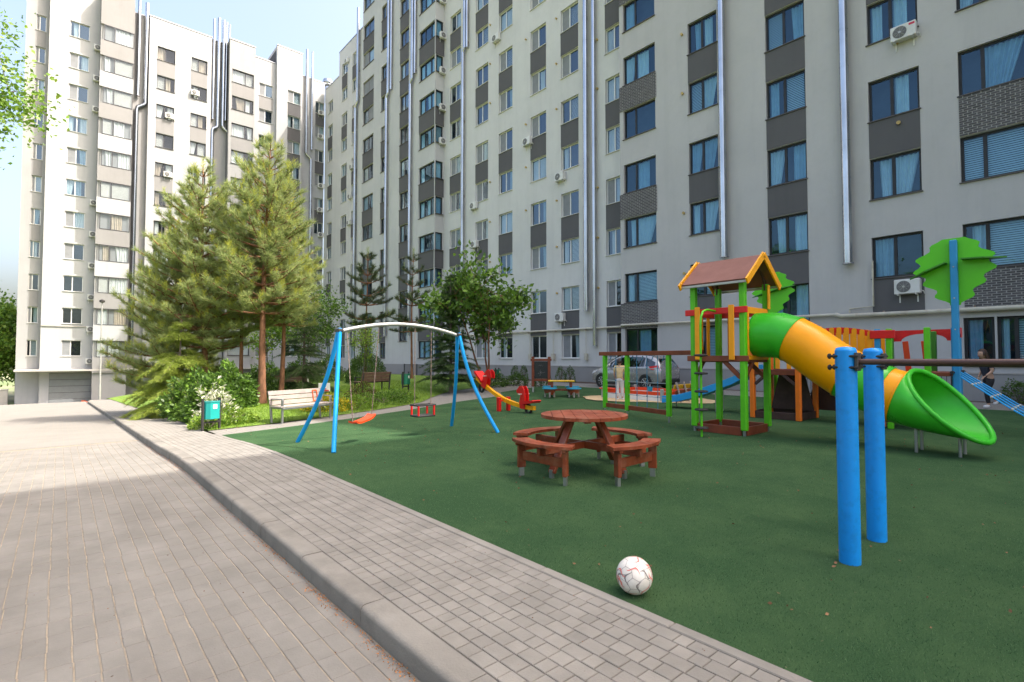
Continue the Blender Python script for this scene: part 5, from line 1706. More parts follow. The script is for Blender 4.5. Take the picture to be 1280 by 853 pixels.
# ---------------- second play structure: tower, picket bridge, tower with tree boards, net, blue slide
def leaf_poly(w, h, seed):
    """outline of a tree crown: round lobes that step in towards the stem"""
    rg = random.Random(seed); right = []
    lobes = 5
    for i in range(lobes * 6 + 1):
        f = i / (lobes * 6)                       # from the top to the bottom of one side
        env = max(.16, math.sin(math.pi / 2 * min(1, f / .42))) ** .55 if f < .45 else 1 - .80 * ((f - .45) / .55) ** 1.15
        right.append((w / 2 * (env * .90 + .10 * math.sin(f * lobes * 2 * math.pi - .6)), h / 2 - h * f))
    right = [(max(.03 * w, x), z) for x, z in right]
    return [(x, z) for x, z in right] + [(-x * (.94 + .05 * math.sin(k)), z) for k, (x, z) in enumerate(right[::-1])]
def playset():
    t = thing('play_structure', 'colourful play structure with picket bridge, tree-shaped boards and blue slide', 'play structure', (13.4, 4.0, 0))
    O = Vector((13.4, 4.0, 0))
    def B(x0, x1, y0, y1, z0, z1, c=.008): return MB().cbox(x0 - O.x, x1 - O.x, y0 - O.y, y1 - O.y, z0, z1, c)
    # rear tower on orange posts
    X0, X1, Y0, Y1 = 12.9, 13.95, 4.75, 5.8
    for (x, y) in ((X0, Y0), (X0, Y1), (X1, Y0), (X1, Y1)):
        part('post', B(x - .055, x + .055, y - .055, y + .055, 0, 2.05, .012), 'orange_deep', t)
    for y in (Y0, Y1): part('ground_board', B(X0 + .056, X1 - .056, y - .025, y + .025, 0, .17), 'wood_dark', t)
    for x in (X0, X1): part('ground_board', B(x - .025, x + .025, Y0 + .056, Y1 - .056, 0, .17), 'wood_dark', t)
    for y in (Y0, Y1): part('deck_beam', B(X0 + .056, X1 - .056, y - .03, y + .03, 1.05, 1.18), 'wood_brown', t)
    for x in (X0, X1): part('deck_beam', B(x - .03, x + .03, Y0 + .056, Y1 - .056, 1.05, 1.18), 'wood_brown', t)
    part('deck', B(X0 + .031, X1 - .031, Y0 + .031, Y1 - .031, 1.12, 1.16), 'wood_brown', t)
    part('climbing_panel', MB().prism([(-.5, .17), (.5, .17), (.3, 1.05), (-.3, 1.05)], -.02, .02, YZ(X1 - O.x - .1, 5.25 - O.y, 0)), 'wood_dark', t)
    part('climbing_panel', MB().prism([(-.42, .17), (.5, .17), (.3, 1.05), (-.2, 1.05)], -.02, .02, YZ(X1 - O.x + .35, 4.55 - O.y, 0)), 'wood_dark', t)
    for s in (-1, 1): part('brace', MB().beam((X0 - O.x, (Y0 if s < 0 else Y1) - O.y - s * .06, .82), (X0 - O.x, (Y0 if s < 0 else Y1) - O.y - s * .34, 1.07), .05, .07), 'wood_dark', t)
    for k in range(4): part('slat', B(X0 - .09, X0 - .06, Y0 + .12 + k * .25, Y0 + .22 + k * .25, 1.2, 2.0, .01), 'orange_paint', t)
    part('guard_rail', B(X0 - .058, X0 - .03, Y0 - .05, Y1 + .05, 1.72, 1.83), 'red_paint', t)
    # a tree board on a green post at its back
    part('tree_post', B(14.10, 14.18, 5.71, 5.79, 0, 3.6), 'green_paint', t)
    part('tree_board', MB().prism(leaf_poly(1.15, 1.10, 4), -.012, .012, YZ(14.08 - O.x, 5.75 - O.y, 3.15)), 'green_board', t, None, 'tree-shaped green board behind the roofed tower')
    part('leaf_board', MB().prism([(-.55, -.05), (-.2, .06), (.2, .06), (.55, -.05), (.2, -.1), (-.2, -.1)], -.01, .01, Xf((13.98 - O.x, 5.75 - O.y, 3.2), (R(8), R(12), R(90)))), 'green_dark_paint', t)
    # blue slide towards +Y
    sl_ = link('slide', None, t)
    path = [(Y1 + .02, 1.13), (Y1 + .3, 1.08), (Y1 + .8, .80), (Y1 + 1.3, .60), (Y1 + 1.9, .38), (Y1 + 2.5, .22), (Y1 + 2.95, .17)]
    xc = 13.75 - O.x
    prof_ = [(-.27, .16), (-.23, .17), (-.21, 0), (.21, 0), (.23, .17), (.27, .16), (.27, -.03), (-.27, -.03)]
    rows_ = [[(xc + px_, y - O.y, z + pz) for px_, pz in prof_ + prof_[:1]] for y, z in path]
    mb = MB().grid(rows_); n_ = len(prof_)
    mb.add([Vector(v) for v in rows_[0][:-1]], [tuple(range(n_))]); mb.add([Vector(v) for v in rows_[-1][:-1]], [tuple(range(n_))[::-1]])
    part('chute', mb, 'plastic_blue', sl_)
    for (y, z) in ((Y1 + 1.3, .55), (Y1 + 2.75, .16)):
        for x in (-.2, .2): part('slide_leg', MB().cyl(xc + x, y - O.y, 0, z, .02, 8), 'steel', sl_, 50)
    # picket bridge with arched red rails
    for xx in (12.95, 13.85):
        br = link('bridge_side', None, t)
        ya, yb = 4.70, 3.25
        def arch(f): return 1.95 + .12 * math.sin(math.pi * f)
        lo = [(ya - (ya - yb) * f - O.y, arch(f) - .06) for f in frange(0, 1, 12)]; hi = [(ya - (ya - yb) * f - O.y, arch(f) + .06) for f in frange(1, 0, 12)]
        part('rail', MB().prism(lo + hi, -.02, .02, YZ(xx - O.x, 0, 0)), 'red_paint', br)
        lo = [(ya - (ya - yb) * f - O.y, arch(f) - .80) for f in frange(0, 1, 12)]; hi = [(ya - (ya - yb) * f - O.y, arch(f) - .70) for f in frange(1, 0, 12)]
        part('rail', MB().prism(lo + hi, -.02, .02, YZ(xx - O.x, 0, 0)), 'wood_brown', br)
        pts = [(-.045, -.85), (.045, -.85), (.045, .02)] + [(.045 * math.cos(a), .02 + .045 * math.sin(a)) for a in frange(0, math.pi, 6)[1:-1]] + [(-.045, .02)]
        pm = MB().prism(pts, -.012, .012, YZ(0, 0, 0)).mesh('picket', 'orange_paint')
        for k in range(10):
            f = (k + .5) / 10
            link('picket', pm, br, (xx - O.x - .034, ya - (ya - yb) * f - O.y, arch(f) + .0))
    fl = part('bridge_floor', B(13.0, 13.8, 3.25, 4.70, 1.10, 1.14), 'wood_brown', t)
    # front tower
    X0, X1, Y0, Y1 = 12.95, 13.95, 2.05, 3.2
    for (x, y, m_) in ((X0, Y1, 'blue_wood'), (X0, Y1 - .2, 'green_paint'), (X0, Y0 + .32, 'green_paint'), (X1, Y1, 'green_dark_paint'), (X1, Y1 - .75, 'green_dark_paint'), (X1, Y0, 'blue_wood'), (X0 + .5, Y0 - .02, 'blue_wood')):
        part('post', B(x - .05, x + .05, y - .05, y + .05, 0, 2.06 if m_ != 'green_dark_paint' else 2.02, .01), m_, t)
    part('deck', B(X0 - .03, X1 + .03, Y0 - .03, Y1 + .03, 1.10, 1.18), 'wood_brown', t)
    for y in (Y1 - .05, Y0 + .5): part('foot_board', B(X0 + .2, X0 + .29, y, y + .09, 0, 1.1), 'orange_deep', t)
    pts = [(-.56, 1.82), (-.56, 2.06), (.60, 2.06), (.60, 1.82)] + [(.40 * math.cos(a), 1.82 + .16 * math.sin(a)) for a in frange(0, math.pi, 10)]
    part('arch_board', MB().prism(pts, -.02, .02, YZ(X1 - O.x + .07, Y0 + .58 - O.y, 0)), 'red_paint', t)
    pts = [(-.1, 1.86), (-.1, 2.06), (.62, 2.06), (.62, 1.88)] + [(.26 + .24 * math.cos(a), 1.86 + .1 * math.sin(a)) for a in frange(0, math.pi, 8)]
    part('arch_board', MB().prism(pts, -.02, .02, XZ(X0 - O.x + .1, Y0 - .09 - O.y, 0)), 'red_paint', t)
    part('arch_board', B(X0 - .08, X0 - .052, Y1 - .32, Y1 + .12, 1.86, 2.03), 'red_paint', t)
    for (y, l) in ((Y1 - .42, .1), (Y0 + .42, .1)):
        part('slat', MB().beam((X0 - O.x + .25, y - O.y - .06, 1.05), (X0 - O.x + .25, y - O.y + .0, 1.80), .03, .10), 'red_orange', t)
    part('side_panel', B(X1 - .3, X1 - .05, Y0 - .03, Y0, 1.2, 1.95), 'blue_wood', t)
    # tall blue post with tree boards
    px_, py_ = 12.93, 1.93
    part('tree_post', B(px_ - .055, px_ + .055, py_ - .055, py_ + .055, 0, 3.72, .012), 'blue_wood', t)
    part('tree_board', MB().prism(leaf_poly(1.32, 1.30, 8), -.012, .012, YZ(px_ - O.x + .07, py_ - O.y, 3.12)), 'green_board', t, None, 'tree-shaped green board on the tall blue post')
    for s in (-1, 1):
        lp_ = [(.12, -.13), (.45, -.16), (.75, -.02), (.45, .12), (.12, .10)]
        part('leaf_board', MB().prism([(s * a, b) for a, b in lp_], -.012, .012, Xf((px_ - O.x - .05, py_ - O.y, 3.34), (0, R(10), R(90)) if s > 0 else (0, R(10), R(90))) @ Matrix.Rotation(s * R(14), 4, 'Y')), 'green_dark_paint', t)
    for z in (2.0, 2.6, 3.2): part('bolt', MB().lathe([(.014, 0), (.012, .006)], 8, Xf((px_ - O.x - .056, py_ - O.y, z), (0, -math.pi / 2, 0))), 'pole_grey', t)
    # rope ladder to the ground
    net = link('rope_ladder', None, t)
    tops = [Vector((12.95 + .3 * k, 1.98, 1.18)) - O for k in range(4)]
    bots = [Vector((12.6 + .5 * k, .35, .02)) - O for k in range(4)]
    for a, b in zip(tops, bots): part('rope', MB().tube([a, a.lerp(b, .5) - Vector((0, 0, .06)), b], .016, 7), 'plastic_blue', net, 50)
    for k in range(1, 6):
        f = k / 6
        row = [a.lerp(b, f) - Vector((0, 0, .06 * 4 * f * (1 - f))) for a, b in zip(tops, bots)]
        part('rung', MB().tube(row, .015, 7), 'rope_blue', net, 50)
        for p in row: part('rope_knot', MB().lathe([(.012, -.03), (.026, -.015), (.026, .015), (.012, .03)], 8, Xf(p)), 'pole_grey', net, 50)
    part('net_bar', MB().tube([Vector((12.75, 1.98, 1.18)) - O, Vector((14.0, 1.98, 1.18)) - O], .03, 8), 'rubber_black', net, 50)
playset()

# ---------------- seesaw with red animal heads
def seesaw():
    o = Vector((9.72, 11.55, zt(9.7, 11.5)))
    t = thing('seesaw', 'yellow seesaw with red animal-shaped seats, one end raised', 'seesaw', o, R(-3))
    for x in (-.17, .17): part('pivot_post', MB().cbox(x - .045, x + .045, -.06, .06, 0, .40, .01), 'red_paint', t)
    part('axle', MB().tube([(-.2, 0, .30), (.2, 0, .30)], .025, 8), 'red_paint', t, 50)
    # curved beam along local y, +y end up
    def zc(y): return .34 + .30 * (y / 1.4) + .17 * (y / 1.4) ** 2 + (.12 * (y / 1.4) if y > 0 else .02 * y)
    ys = frange(-1.38, 1.38, 16)
    lo = [(y, zc(y) - .055) for y in ys]; hi = [(y, zc(y) + .055) for y in ys[::-1]]
    part('beam', MB().prism(lo + hi, -.045, .045, YZ(0, 0, 0)), 'yellow_paint', t, 30)
    for s in (-1, 1):
        y = s * 1.0
        z = zc(y); sl = math.atan((zc(y + .05) - zc(y - .05)) / .1)
        X = Matrix.Translation((0, y, z)) @ Matrix.Rotation(sl, 4, 'X') @ Matrix.Diagonal((1, s, 1, 1))
        # local +y = towards the end of the beam
        sp = [(.0, .06), (.10, .10), (.42, .16), (.47, .22), (.44, .24), (.08, .17), (.0, .12)]
        part('seat', MB().prism(sp, -.15, .15, X @ YZ(0, 0, 0)), 'red_paint', t)
        hp = [(-.16, -.06), (.04, -.06), (.04, .28), (.00, .46), (-.10, .56), (-.22, .55), (-.30, .46), (-.34, .40), (-.30, .34), (-.20, .36), (-.16, .28), (-.20, .1)]
        part('animal_head', MB().prism(hp, .05, .075, X @ YZ(0, 0, 0)).prism(hp, -.075, -.05, X @ YZ(0, 0, 0)), 'red_paint', t)
        part('handle', MB().tube([X @ Vector((-.2, -.1, .34)), X @ Vector((.2, -.1, .34))], .016, 8), 'pole_grey', t, 50)
        part('tyre_buffer', MB().tube([(.0 + .0, y + s * .12 + .11 * math.cos(a), (.13 if s < 0 else z - .12) + .11 * math.sin(a)) for a in frange(0, 2 * math.pi, 16)[:-1]], .035, 8, closed=True), 'rubber_black', t, 60)
seesaw()

# ---------------- blackboard, toddler table with blue seats, sandpit
def blackboard():
    t = thing('blackboard_stand', 'small blackboard in a red-brown post frame before the white wall', 'blackboard', (15.75, 16.2, 0), R(-58))
    for x in (-.36, .36):
        part('post', MB().cbox(x - .055, x + .055, -.05, .05, .22, 1.52, .01), 'wood_brown', t); part('post_foot', MB().cyl(x, 0, -.02, .23, .045, 10), 'pole_grey', t, 50)
    part('rail', MB().cbox(-.46, .46, -.04, .04, 1.33, 1.43, .008), 'wood_brown', t); part('rail', MB().cbox(-.3, .3, -.04, .04, .46, .56, .008), 'wood_brown', t)
    bd = part('board', MB().cbox(-.295, .295, -.02, .02, .575, 1.32, .004), 'blackboard', t)
    rg = random.Random(4); ch = MB()
    for k in range(5):
        p = Vector((rg.uniform(-.16, .1), -.023, rg.uniform(.8, 1.15))); pts = [p]
        for j in range(6): p = p + Vector((rg.uniform(-.05, .07), 0, rg.uniform(-.07, .06))); pts.append(p)
        ch.tube(pts, .004, 4)
    part('chalk_scribble', ch, 'chalk', bd)
blackboard()
def kids_table():
    t = thing('play_table', 'toddler table with yellow top and round blue seats', 'table', (14.6, 13.9, 0), R(-45))
    part('table_top', MB().cbox(-.5, .5, -.28, .28, .56, .60, .01), 'yellow_seat', t)
    for x in (-.36, .36): part('leg', MB().cbox(x - .05, x + .05, -.2, .2, .05, .555, .008), 'wood_red', t)
    for (x, y) in ((-.45, -.62), (.45, -.62), (-.45, .62), (.45, .62)):
        s = link('seat', None, t, (x, y, 0))
        part('seat_top', MB().cyl(0, 0, .31, .345, .28, 20), 'turquoise_paint', s, 40)
        part('seat_apron', MB().lathe([(.2, .16), (.22, .31)], 8), 'wood_red', s)
        for a in frange(0, 2 * math.pi, 4)[:-1]: part('leg', MB().cbox(.17 * math.cos(a) - .03, .17 * math.cos(a) + .03, .17 * math.sin(a) - .03, .17 * math.sin(a) + .03, 0, .2, .005), 'bench_wood', s)
    part('tie_rail', MB().cbox(-.5, .5, -.04, .04, .2, .28, .006), 'wood_red', t)
kids_table()
def sandpit():
    c = Vector((16.2, 11.1, 0))
    o = part('sand', MB(), 'sand', None) if False else None
    pts = []
    rg = random.Random(9)
    for k in range(26):
        a = 2 * math.pi * k / 26; r = 1 + .12 * math.sin(3 * a) + rg.uniform(-.08, .08)
        pts.append((c.x - .1 + 2.0 * r * math.cos(a), c.y + 2.3 * r * math.sin(a)))
    s = struct('sand', MB().prism(pts, .004, .012), 'sand')
    t = thing('sandpit', 'white and red wooden sandpit box behind the rope frame', 'sandpit', c, 0)
    hx, hy = 1.0, 1.25
    for (a, b) in (((-hx, -hy), (hx, -hy)), ((hx, -hy), (hx, hy)), ((hx, hy), (-hx, hy)), ((-hx, hy), (-hx, -hy))):
        dx = .02 if a[0] == b[0] else 0
        d = (Vector((*b, 0)) - Vector((*a, 0))).normalized() * .03
        part('side_board', MB().beam(Vector((*a, .10)) + d, Vector((*b, .10)) - d, .05, .2), 'white_plate', t)
        part('side_board', MB().beam(Vector((*a, .26)) + d, Vector((*b, .26)) - d, .055, .115), 'red_orange', t)
    for (x, y) in ((-hx, -hy), (hx, -hy), (hx, hy), (-hx, hy)): part('corner_post', MB().cbox(x - .05, x + .05, y - .05, y + .05, 0, .42, .008), 'pole_grey', t)
    part('corner_seat', MB().cbox(-hx - .1, -hx + .35, hy - .5, hy + .1, .325, .36, .006), 'red_orange', t)
    sd = single('sand_heap', MB().grid([[(x * .93, y * 1.17, .02 + .13 * max(0, 1 - (x * x + y * y) * .5) + .02 * math.sin(x * 7) * math.cos(y * 6)) for x in frange(-1, 1, 10)] for y in frange(-1, 1, 10)]), 'sand', 'sand filling the white and red sandpit box', 'sand', c, 0, None, 60)
    # slanted bench boards at its near end
    b = thing('slatted_backrest', 'ochre and brown slanted board seat at the end of the sandpit', 'seat', c + Vector((-.25, -1.75, 0)), R(8))
    for k in range(3):
        part('board', MB().beam((-.75, .05 + .05 * k, .16 + .17 * k), (.75, .05 + .05 * k, .16 + .17 * k), .035, .15, up=(0, -.3, 1)), 'yellow_seat' if k == 2 else 'wood_brown', b)
    for x in (-.6, .0, .6): part('support', MB().beam((x, -.04, .0), (x, .14, .66), .04, .09, up=(1, 0, 0)), 'bench_wood', b)
    part('toy_spade', MB(), 'turquoise_paint', b) if False else None
    tb = thing('toy_bucket', 'small turquoise toy bucket lying on the sandpit rim', 'toy', c + Vector((-.95, -.75, .32)), .5)
    part('cup', MB().lathe([(.07, 0), (.10, .16), (.09, .16), (.06, .02)], 14), 'turquoise_paint', tb, 50)
    part('handle', MB().tube([(.1 * math.cos(a), 0, .16 + .07 * math.sin(a)) for a in frange(0, math.pi, 8)], .006, 6), 'white_plate', tb)
sandpit()

# ---------------- park benches and bins
def park_bench(loc, rz, label, wood, leg, scribble=False):
    t = thing('park_bench', label, 'bench', loc, rz)
    for k in range(3): part('seat_slat', MB().cbox(-.85, .85, -.42 + .14 * k, -.295 + .14 * k, .42, .455, .006), wood, t)
    for k in range(3):
        z = .52 + .125 * k
        part('back_slat', MB().beam((-.85, .02 + .03 * k, z), (.85, .02 + .03 * k, z), .03, .115, up=(0, .25, 1)), wood, t)
    for x in (-.78, .78):
        mb = MB().beam((x, -.38, 0), (x, -.38, .62), .05, .05).beam((x, .02, 0), (x, .10, .82), .05, .05).beam((x, -.40, .40), (x, .04, .40), .05, .04)
        mb.beam((x, -.40, .63), (x, .06, .63), .055, .025)
        part('end_frame', mb, leg, t)
    part('front_rail', MB().cbox(-.8, .8, -.435, -.41, .37, .415, .004), leg, t)
    if scribble:
        mb = MB()
        for (a, b) in (((.52, .49), (.52, .78)), ((.52, .78), (.66, .78)), ((.66, .78), (.66, .50)), ((.66, .50), (.50, .49))):
            fy = lambda z: -.012 + .03 * (z - .52) / .125
            mb.beam((a[0], fy(a[1]), a[1]), (b[0], fy(b[1]), b[1]), .012, .028, .002)
        part('paint_scribble', mb, 'orange_cone', t)
park_bench((4.85, 14.35, lawn_z(4.8, 14.4) - .02), R(21), 'pale wooden park bench with an orange scribble facing the swing', 'bench_wood', 'steel', True)
park_bench(lawn_at(10.0, 20.2), R(200), 'brown slatted bench on the shaded lawn beside a green bin', 'bench_brown', 'plate_dark')
park_bench(lawn_at(8.6, 26.8), R(150), 'dark bench half hidden behind the pine trunks', 'bench_brown', 'plate_dark')
def bin_(loc, rz, label, color, frame, sc=1.0):
    t = thing('litter_bin', label, 'litter bin', loc, rz)
    pts = []
    for (x, y, q) in ((-.15, -.11, 0), (.15, -.11, 1), (.15, .11, 2), (-.15, .11, 3)):
        pts.append((x, y))
    oct_ = [(-.17, -.06), (-.11, -.13), (.11, -.13), (.17, -.06), (.17, .06), (.11, .13), (-.11, .13), (-.17, .06)]
    mb = MB().prism(oct_, .27, .66)
    inn = [(a * .88, b * .86) for a, b in oct_]
    part('bucket', mb, color, t)
    part('bucket_rim', MB().tube([(a, b, .66) for a, b in oct_], .012, 6, closed=True), color, t)
    part('bucket_mouth', MB().prism(inn, .664, .668), 'rubber_black', t)  # black plate on the solid bucket, painted in for its shaded inside
    part('notice', MB().box(-.05, .05, -.136, -.131, .5, .6), 'white_plate', t)
    for x in (-.205, .205): part('leg', MB().box(x - .018, x + .018, -.025, .025, 0, .74), frame, t)
    part('cross_bar', MB().box(-.187, .187, -.015, .015, .17, .21), frame, t); part('cross_bar', MB().box(-.187, .187, -.012, .012, .5, .54), frame, t)
    t.scale = (sc, sc, sc)
bin_((2.66, 13.62, zt(2.6, 13.6) - .005), R(24), 'teal litter bin with a white notice at the corner of the turf', 'bin_teal', 'plate_dark')
bin_(lawn_at(11.3, 20.0), R(30), 'dark green litter bin beside the brown bench', 'bin_green', 'plate_dark', 1.15)
bin_((18.3, 22.3, -.004), R(30), 'dark green litter bin behind the round bush by the white wall', 'bin_green', 'plate_dark', 1.25)

# ---------------- small things: signs on the lawn, lamp, cone, wall, railings
def lawn_sign(loc, rz, label, w):
    t = thing('lawn_sign', label, 'sign', loc, rz, 'small signs on the lawn')
    part('stake', MB().cyl(0, 0, -.1, .45, .012, 8), 'steel', t)
    part('board', MB().cbox(-w / 2, w / 2, -.012, .0, .3, .62, .004), 'white_plate', t)
    part('mark', MB().tube([(.1 * w * math.cos(a) * 2, -.015, .47 + .09 * math.sin(a)) for a in frange(.6, 5.6, 10)], .022, 6).box(-w * .4, w * .4, -.016, -.013, .31, .36), 'red_mark', t)
lawn_sign(lawn_at(7.6, 19.6), R(-20), 'white lawn sign with a red mark seen between the swing legs', .42)
lawn_sign(lawn_at(8.2, 19.9), R(-60), 'narrow white lawn sign with a red mark beside the swing leg', .22)
t = thing('street_lamp', 'slender grey lamp post on the pavement before the sunlit block', 'street lamp', (2.1, 45, zt(2.1, 45)))
part('pole', MB().tube([(0, 0, -.1), (0, 0, .9), (0, 0, 1.0), (0, 0, 6.6)], [.07, .07, .05, .035], 10), 'pole_grey', t, 50)
part('lamp_head', MB().lathe([(.04, 6.55), (.15, 6.60), (.16, 6.72), (.05, 6.8)], 14), 'plate_dark', t, 50)
t = thing('traffic_cone', 'orange cone lying in front of the garage door', 'cone', (at_y(105, 60, 495), 60, zt(3, 60) - .09), R(20))
Xc = Xf((0, 0, .21), (0, R(90), R(15)))
part('cone_body', MB().lathe([(.20, 0), (.19, .03), (.11, .3), (.04, .55), (.02, .56)], 14, Xc), 'orange_cone', t, 40)
part('cone_base', MB().box(-.24, .24, -.24, .24, -.04, 0, 0, Xc), 'orange_cone', t)
part('cone_band', MB().lathe([(.135, .24), (.105, .34)], 14, Xc), 'white_plate', t)
wl = thing('boundary_wall', 'low pale wall beside the sunlit block at the end of the drive', 'wall', (-8, 66, -2.9))
part('wall', MB().cbox(-12, 4.5, -.15, .15, -.2, 1.45, .02), 'concrete_pale', wl); part('coping', MB().cbox(-12.05, 4.55, -.2, .2, 1.45, 1.55, .02), 'concrete_pale', wl)
def railing(p, q, label, h=.9):
    p, q = Vector(p), Vector(q); d = q - p; n = int(d.length / .13)
    t = thing('railing', label, 'railing', p, 0, 'black railings by the long block')
    for z in (.1, h): part('rail', MB().beam(Vector((0, 0, z)), d + Vector((0, 0, z)), .035, .035, .003), 'frame_dark', t)
    bm = MB().box(-.008, .008, -.008, .008, .118, h - .018).mesh('bar', 'frame_dark'); pm = MB().box(-.025, .025, -.025, .025, -.02, h + .05).mesh('post', 'frame_dark')
    for k in range(1, n): link('bar', bm, t, d * (k / n))
    for f in (0, .5, 1): link('post', pm, t, d * f * .999)
railing((21.9, 3.4, 0), (21.9, 8.4, 0), 'black railing beside the basement steps behind the playground')
railing((18.8, 30, 0), (18.8, 33.5, 0), 'black railing at the far end of the paved court', 1.0)

# ---------------- parked car
def car():
    t = thing('parked_car', 'grey hatchback parked along the white wall behind the sandpit', 'car', (21.55, 15.6, 0), R(90))
    st = [(-2.14, .48, .72, .78, .66, .56), (-2.10, .34, .92, 1.00, .80, .68), (-1.98, .27, 1.02, 1.22, .85, .66), (-1.80, .24, 1.05, 1.44, .87, .63), (-1.5, .22, 1.04, 1.56, .885, .62),
          (-.8, .21, 1.01, 1.62, .89, .63), (-.1, .21, .98, 1.62, .89, .635), (.4, .21, .96, 1.54, .89, .64), (.8, .21, .94, 1.34, .885, .66), (1.12, .22, .93, 1.13, .88, .69),
          (1.3, .23, .91, 1.03, .87, .71), (1.7, .24, .86, .94, .84, .68), (1.98, .28, .76, .82, .77, .6), (2.10, .36, .62, .67, .66, .5), (2.15, .44, .55, .58, .5, .4)]
    def sec(s):
        x, zb, zl, zt_, w, wt = s
        half = [(w * .80, zb), (w * .97, zb + .06), (w, zb + (zl - zb) * .5), (w * .985, zl - .05), (w * .95, zl), (wt + .05, zt_ - .06), (wt, zt_ - .015), (wt * .6, zt_ + .012), (0, zt_ + .02)]
        return [(x, y, z) for y, z in half] + [(x, -y, z) for y, z in half[::-1][1:]]
    b = MB(); rows_ = [sec(s) for s in st]
    b.grid(rows_, flip=True)
    n_ = len(rows_[0])
    b.add(rows_[0], [tuple(range(n_))]); b.add(rows_[-1], [tuple(range(n_))[::-1]])
    b.grid([[r[0] for r in rows_], [r[-1] for r in rows_]])
    body = part('body', b, 'car_paint', t, 32)
    def at(x):
        for a, c in zip(st, st[1:]):
            if a[0] <= x <= c[0]:
                f = (x - a[0]) / (c[0] - a[0]); return [a[i] + (c[i] - a[i]) * f for i in range(6)]
    def side(x, f, s, off=.006):
        _, zb, zl, z2, w, wt = at(x)
        y0, z0, y1, z1 = w * .95, zl, wt + .05, z2 - .06
        return (x, s * (y0 + (y1 - y0) * f + off), z0 + (z1 - z0) * f)
    for s in (-1, 1):
        for (xa, xb) in ((-1.78, -1.28), (-1.22, -.32), (-.24, .82)):
            lo, hi = [], []
            for k in range(7):
                x = xa + (xb - xa) * k / 6
                lo.append(side(x, .07, s)); top = .93 if x < .3 else .93 - .12 * (x - .3)
                hi.append(side(x, top if xa > -1.5 else .62 + .3 * (x + 1.78) / .5, s))
            part('side_window', MB().grid([lo, hi], flip=s > 0), 'car_glass', t)
        part('door_handle', MB().cbox(-.95, -.78, s * .885 - .012, s * .885 + .012, .90, .93, .004), 'car_paint', body); part('door_handle', MB().cbox(.0, .17, s * .885 - .012, s * .885 + .012, .88, .91, .004), 'car_paint', body)
        part('mirror', MB().cbox(.74, .90, s * .98 - .09, s * .98 + .09, .98, 1.11, .03), 'car_paint', t)
        part('tail_light', MB().grid([[(-2.085, s * .805, .86), (-1.60, s * .896, .93)], [(-1.97, s * .80, 1.13), (-1.50, s * .868, 1.06)]], flip=s > 0), 'tail_red', t)
        part('tail_light', MB().cbox(-2.09, -2.0, s * .66 - .09, s * .66 + .09, .86, 1.02, .02), 'tail_red', t)
        part('headlight', MB().grid([[(1.62, s * .862, .78), (1.98, s * .79, .66)], [(1.55, s * .845, .88), (1.92, s * .75, .80)]], flip=s > 0), 'head_lamp', t)
        part('sill_trim', MB().cbox(-1.0, 1.0, s * .88 - .02, s * .88 + .02, .20, .28, .01), 'car_black', t)
    # windscreen, rear window
    lo, hi = [], []
    for f in frange(-1, 1, 6): lo.append((1.08, f * .70, 1.165 + .006)); hi.append((.46, f * .58, 1.535 + .012))
    part('windscreen', MB().grid([[(p[0] + .012, p[1], p[2] + .012) for p in lo], [(p[0] + .012, p[1], p[2] + .012) for p in hi]]), 'car_glass', t)
    part('rear_window', MB().grid([[(-1.99, f * .62, 1.20) for f in frange(-1, 1, 5)], [(-1.83, f * .56, 1.43) for f in frange(-1, 1, 5)]], flip=True), 'car_glass', t)
    part('bumper', MB().cbox(-2.18, -1.9, -.70, .70, .30, .50, .04), 'car_black', t)
    for x in (-1.30, 1.30):
        for s in (-1, 1):
            part('wheel_arch', MB().lathe([(.36, -.002), (.36, .004)], 24, Xf((x, s * .892, .34), (math.pi / 2 * -s, 0, 0))), 'car_black', t)
            w = link('wheel', None, t, (x, s * .80, .32))
            Xw = Xf((0, 0, 0), (math.pi / 2 * -s, 0, 0))
            part('tyre', MB().lathe([(.2, -.1), (.29, -.10), (.318, -.07), (.32, .06), (.30, .098), (.215, .10), (.21, .08)], 28, Xw), 'tyre', w, 40)
            rm = MB().lathe([(.21, .07), (.205, .098), (.19, .10), (.185, .06), (.05, .06)], 24, Xw)
            for k in range(7):
                a = 2 * math.pi * k / 7
                rm.beam(Xw @ Vector((.03 * math.cos(a), .03 * math.sin(a), .095)), Xw @ Vector((.19 * math.cos(a), .19 * math.sin(a), .09)), .035, .03, .006)
            part('rim', rm, 'rim', w, 40)
            part('hub', MB().lathe([(.05, .09), (.04, .112)], 12, Xw), 'rim', w, 40)
    part('underside', MB().box(-1.9, 1.8, -.7, .7, .18, .3), 'car_black', t)
car()

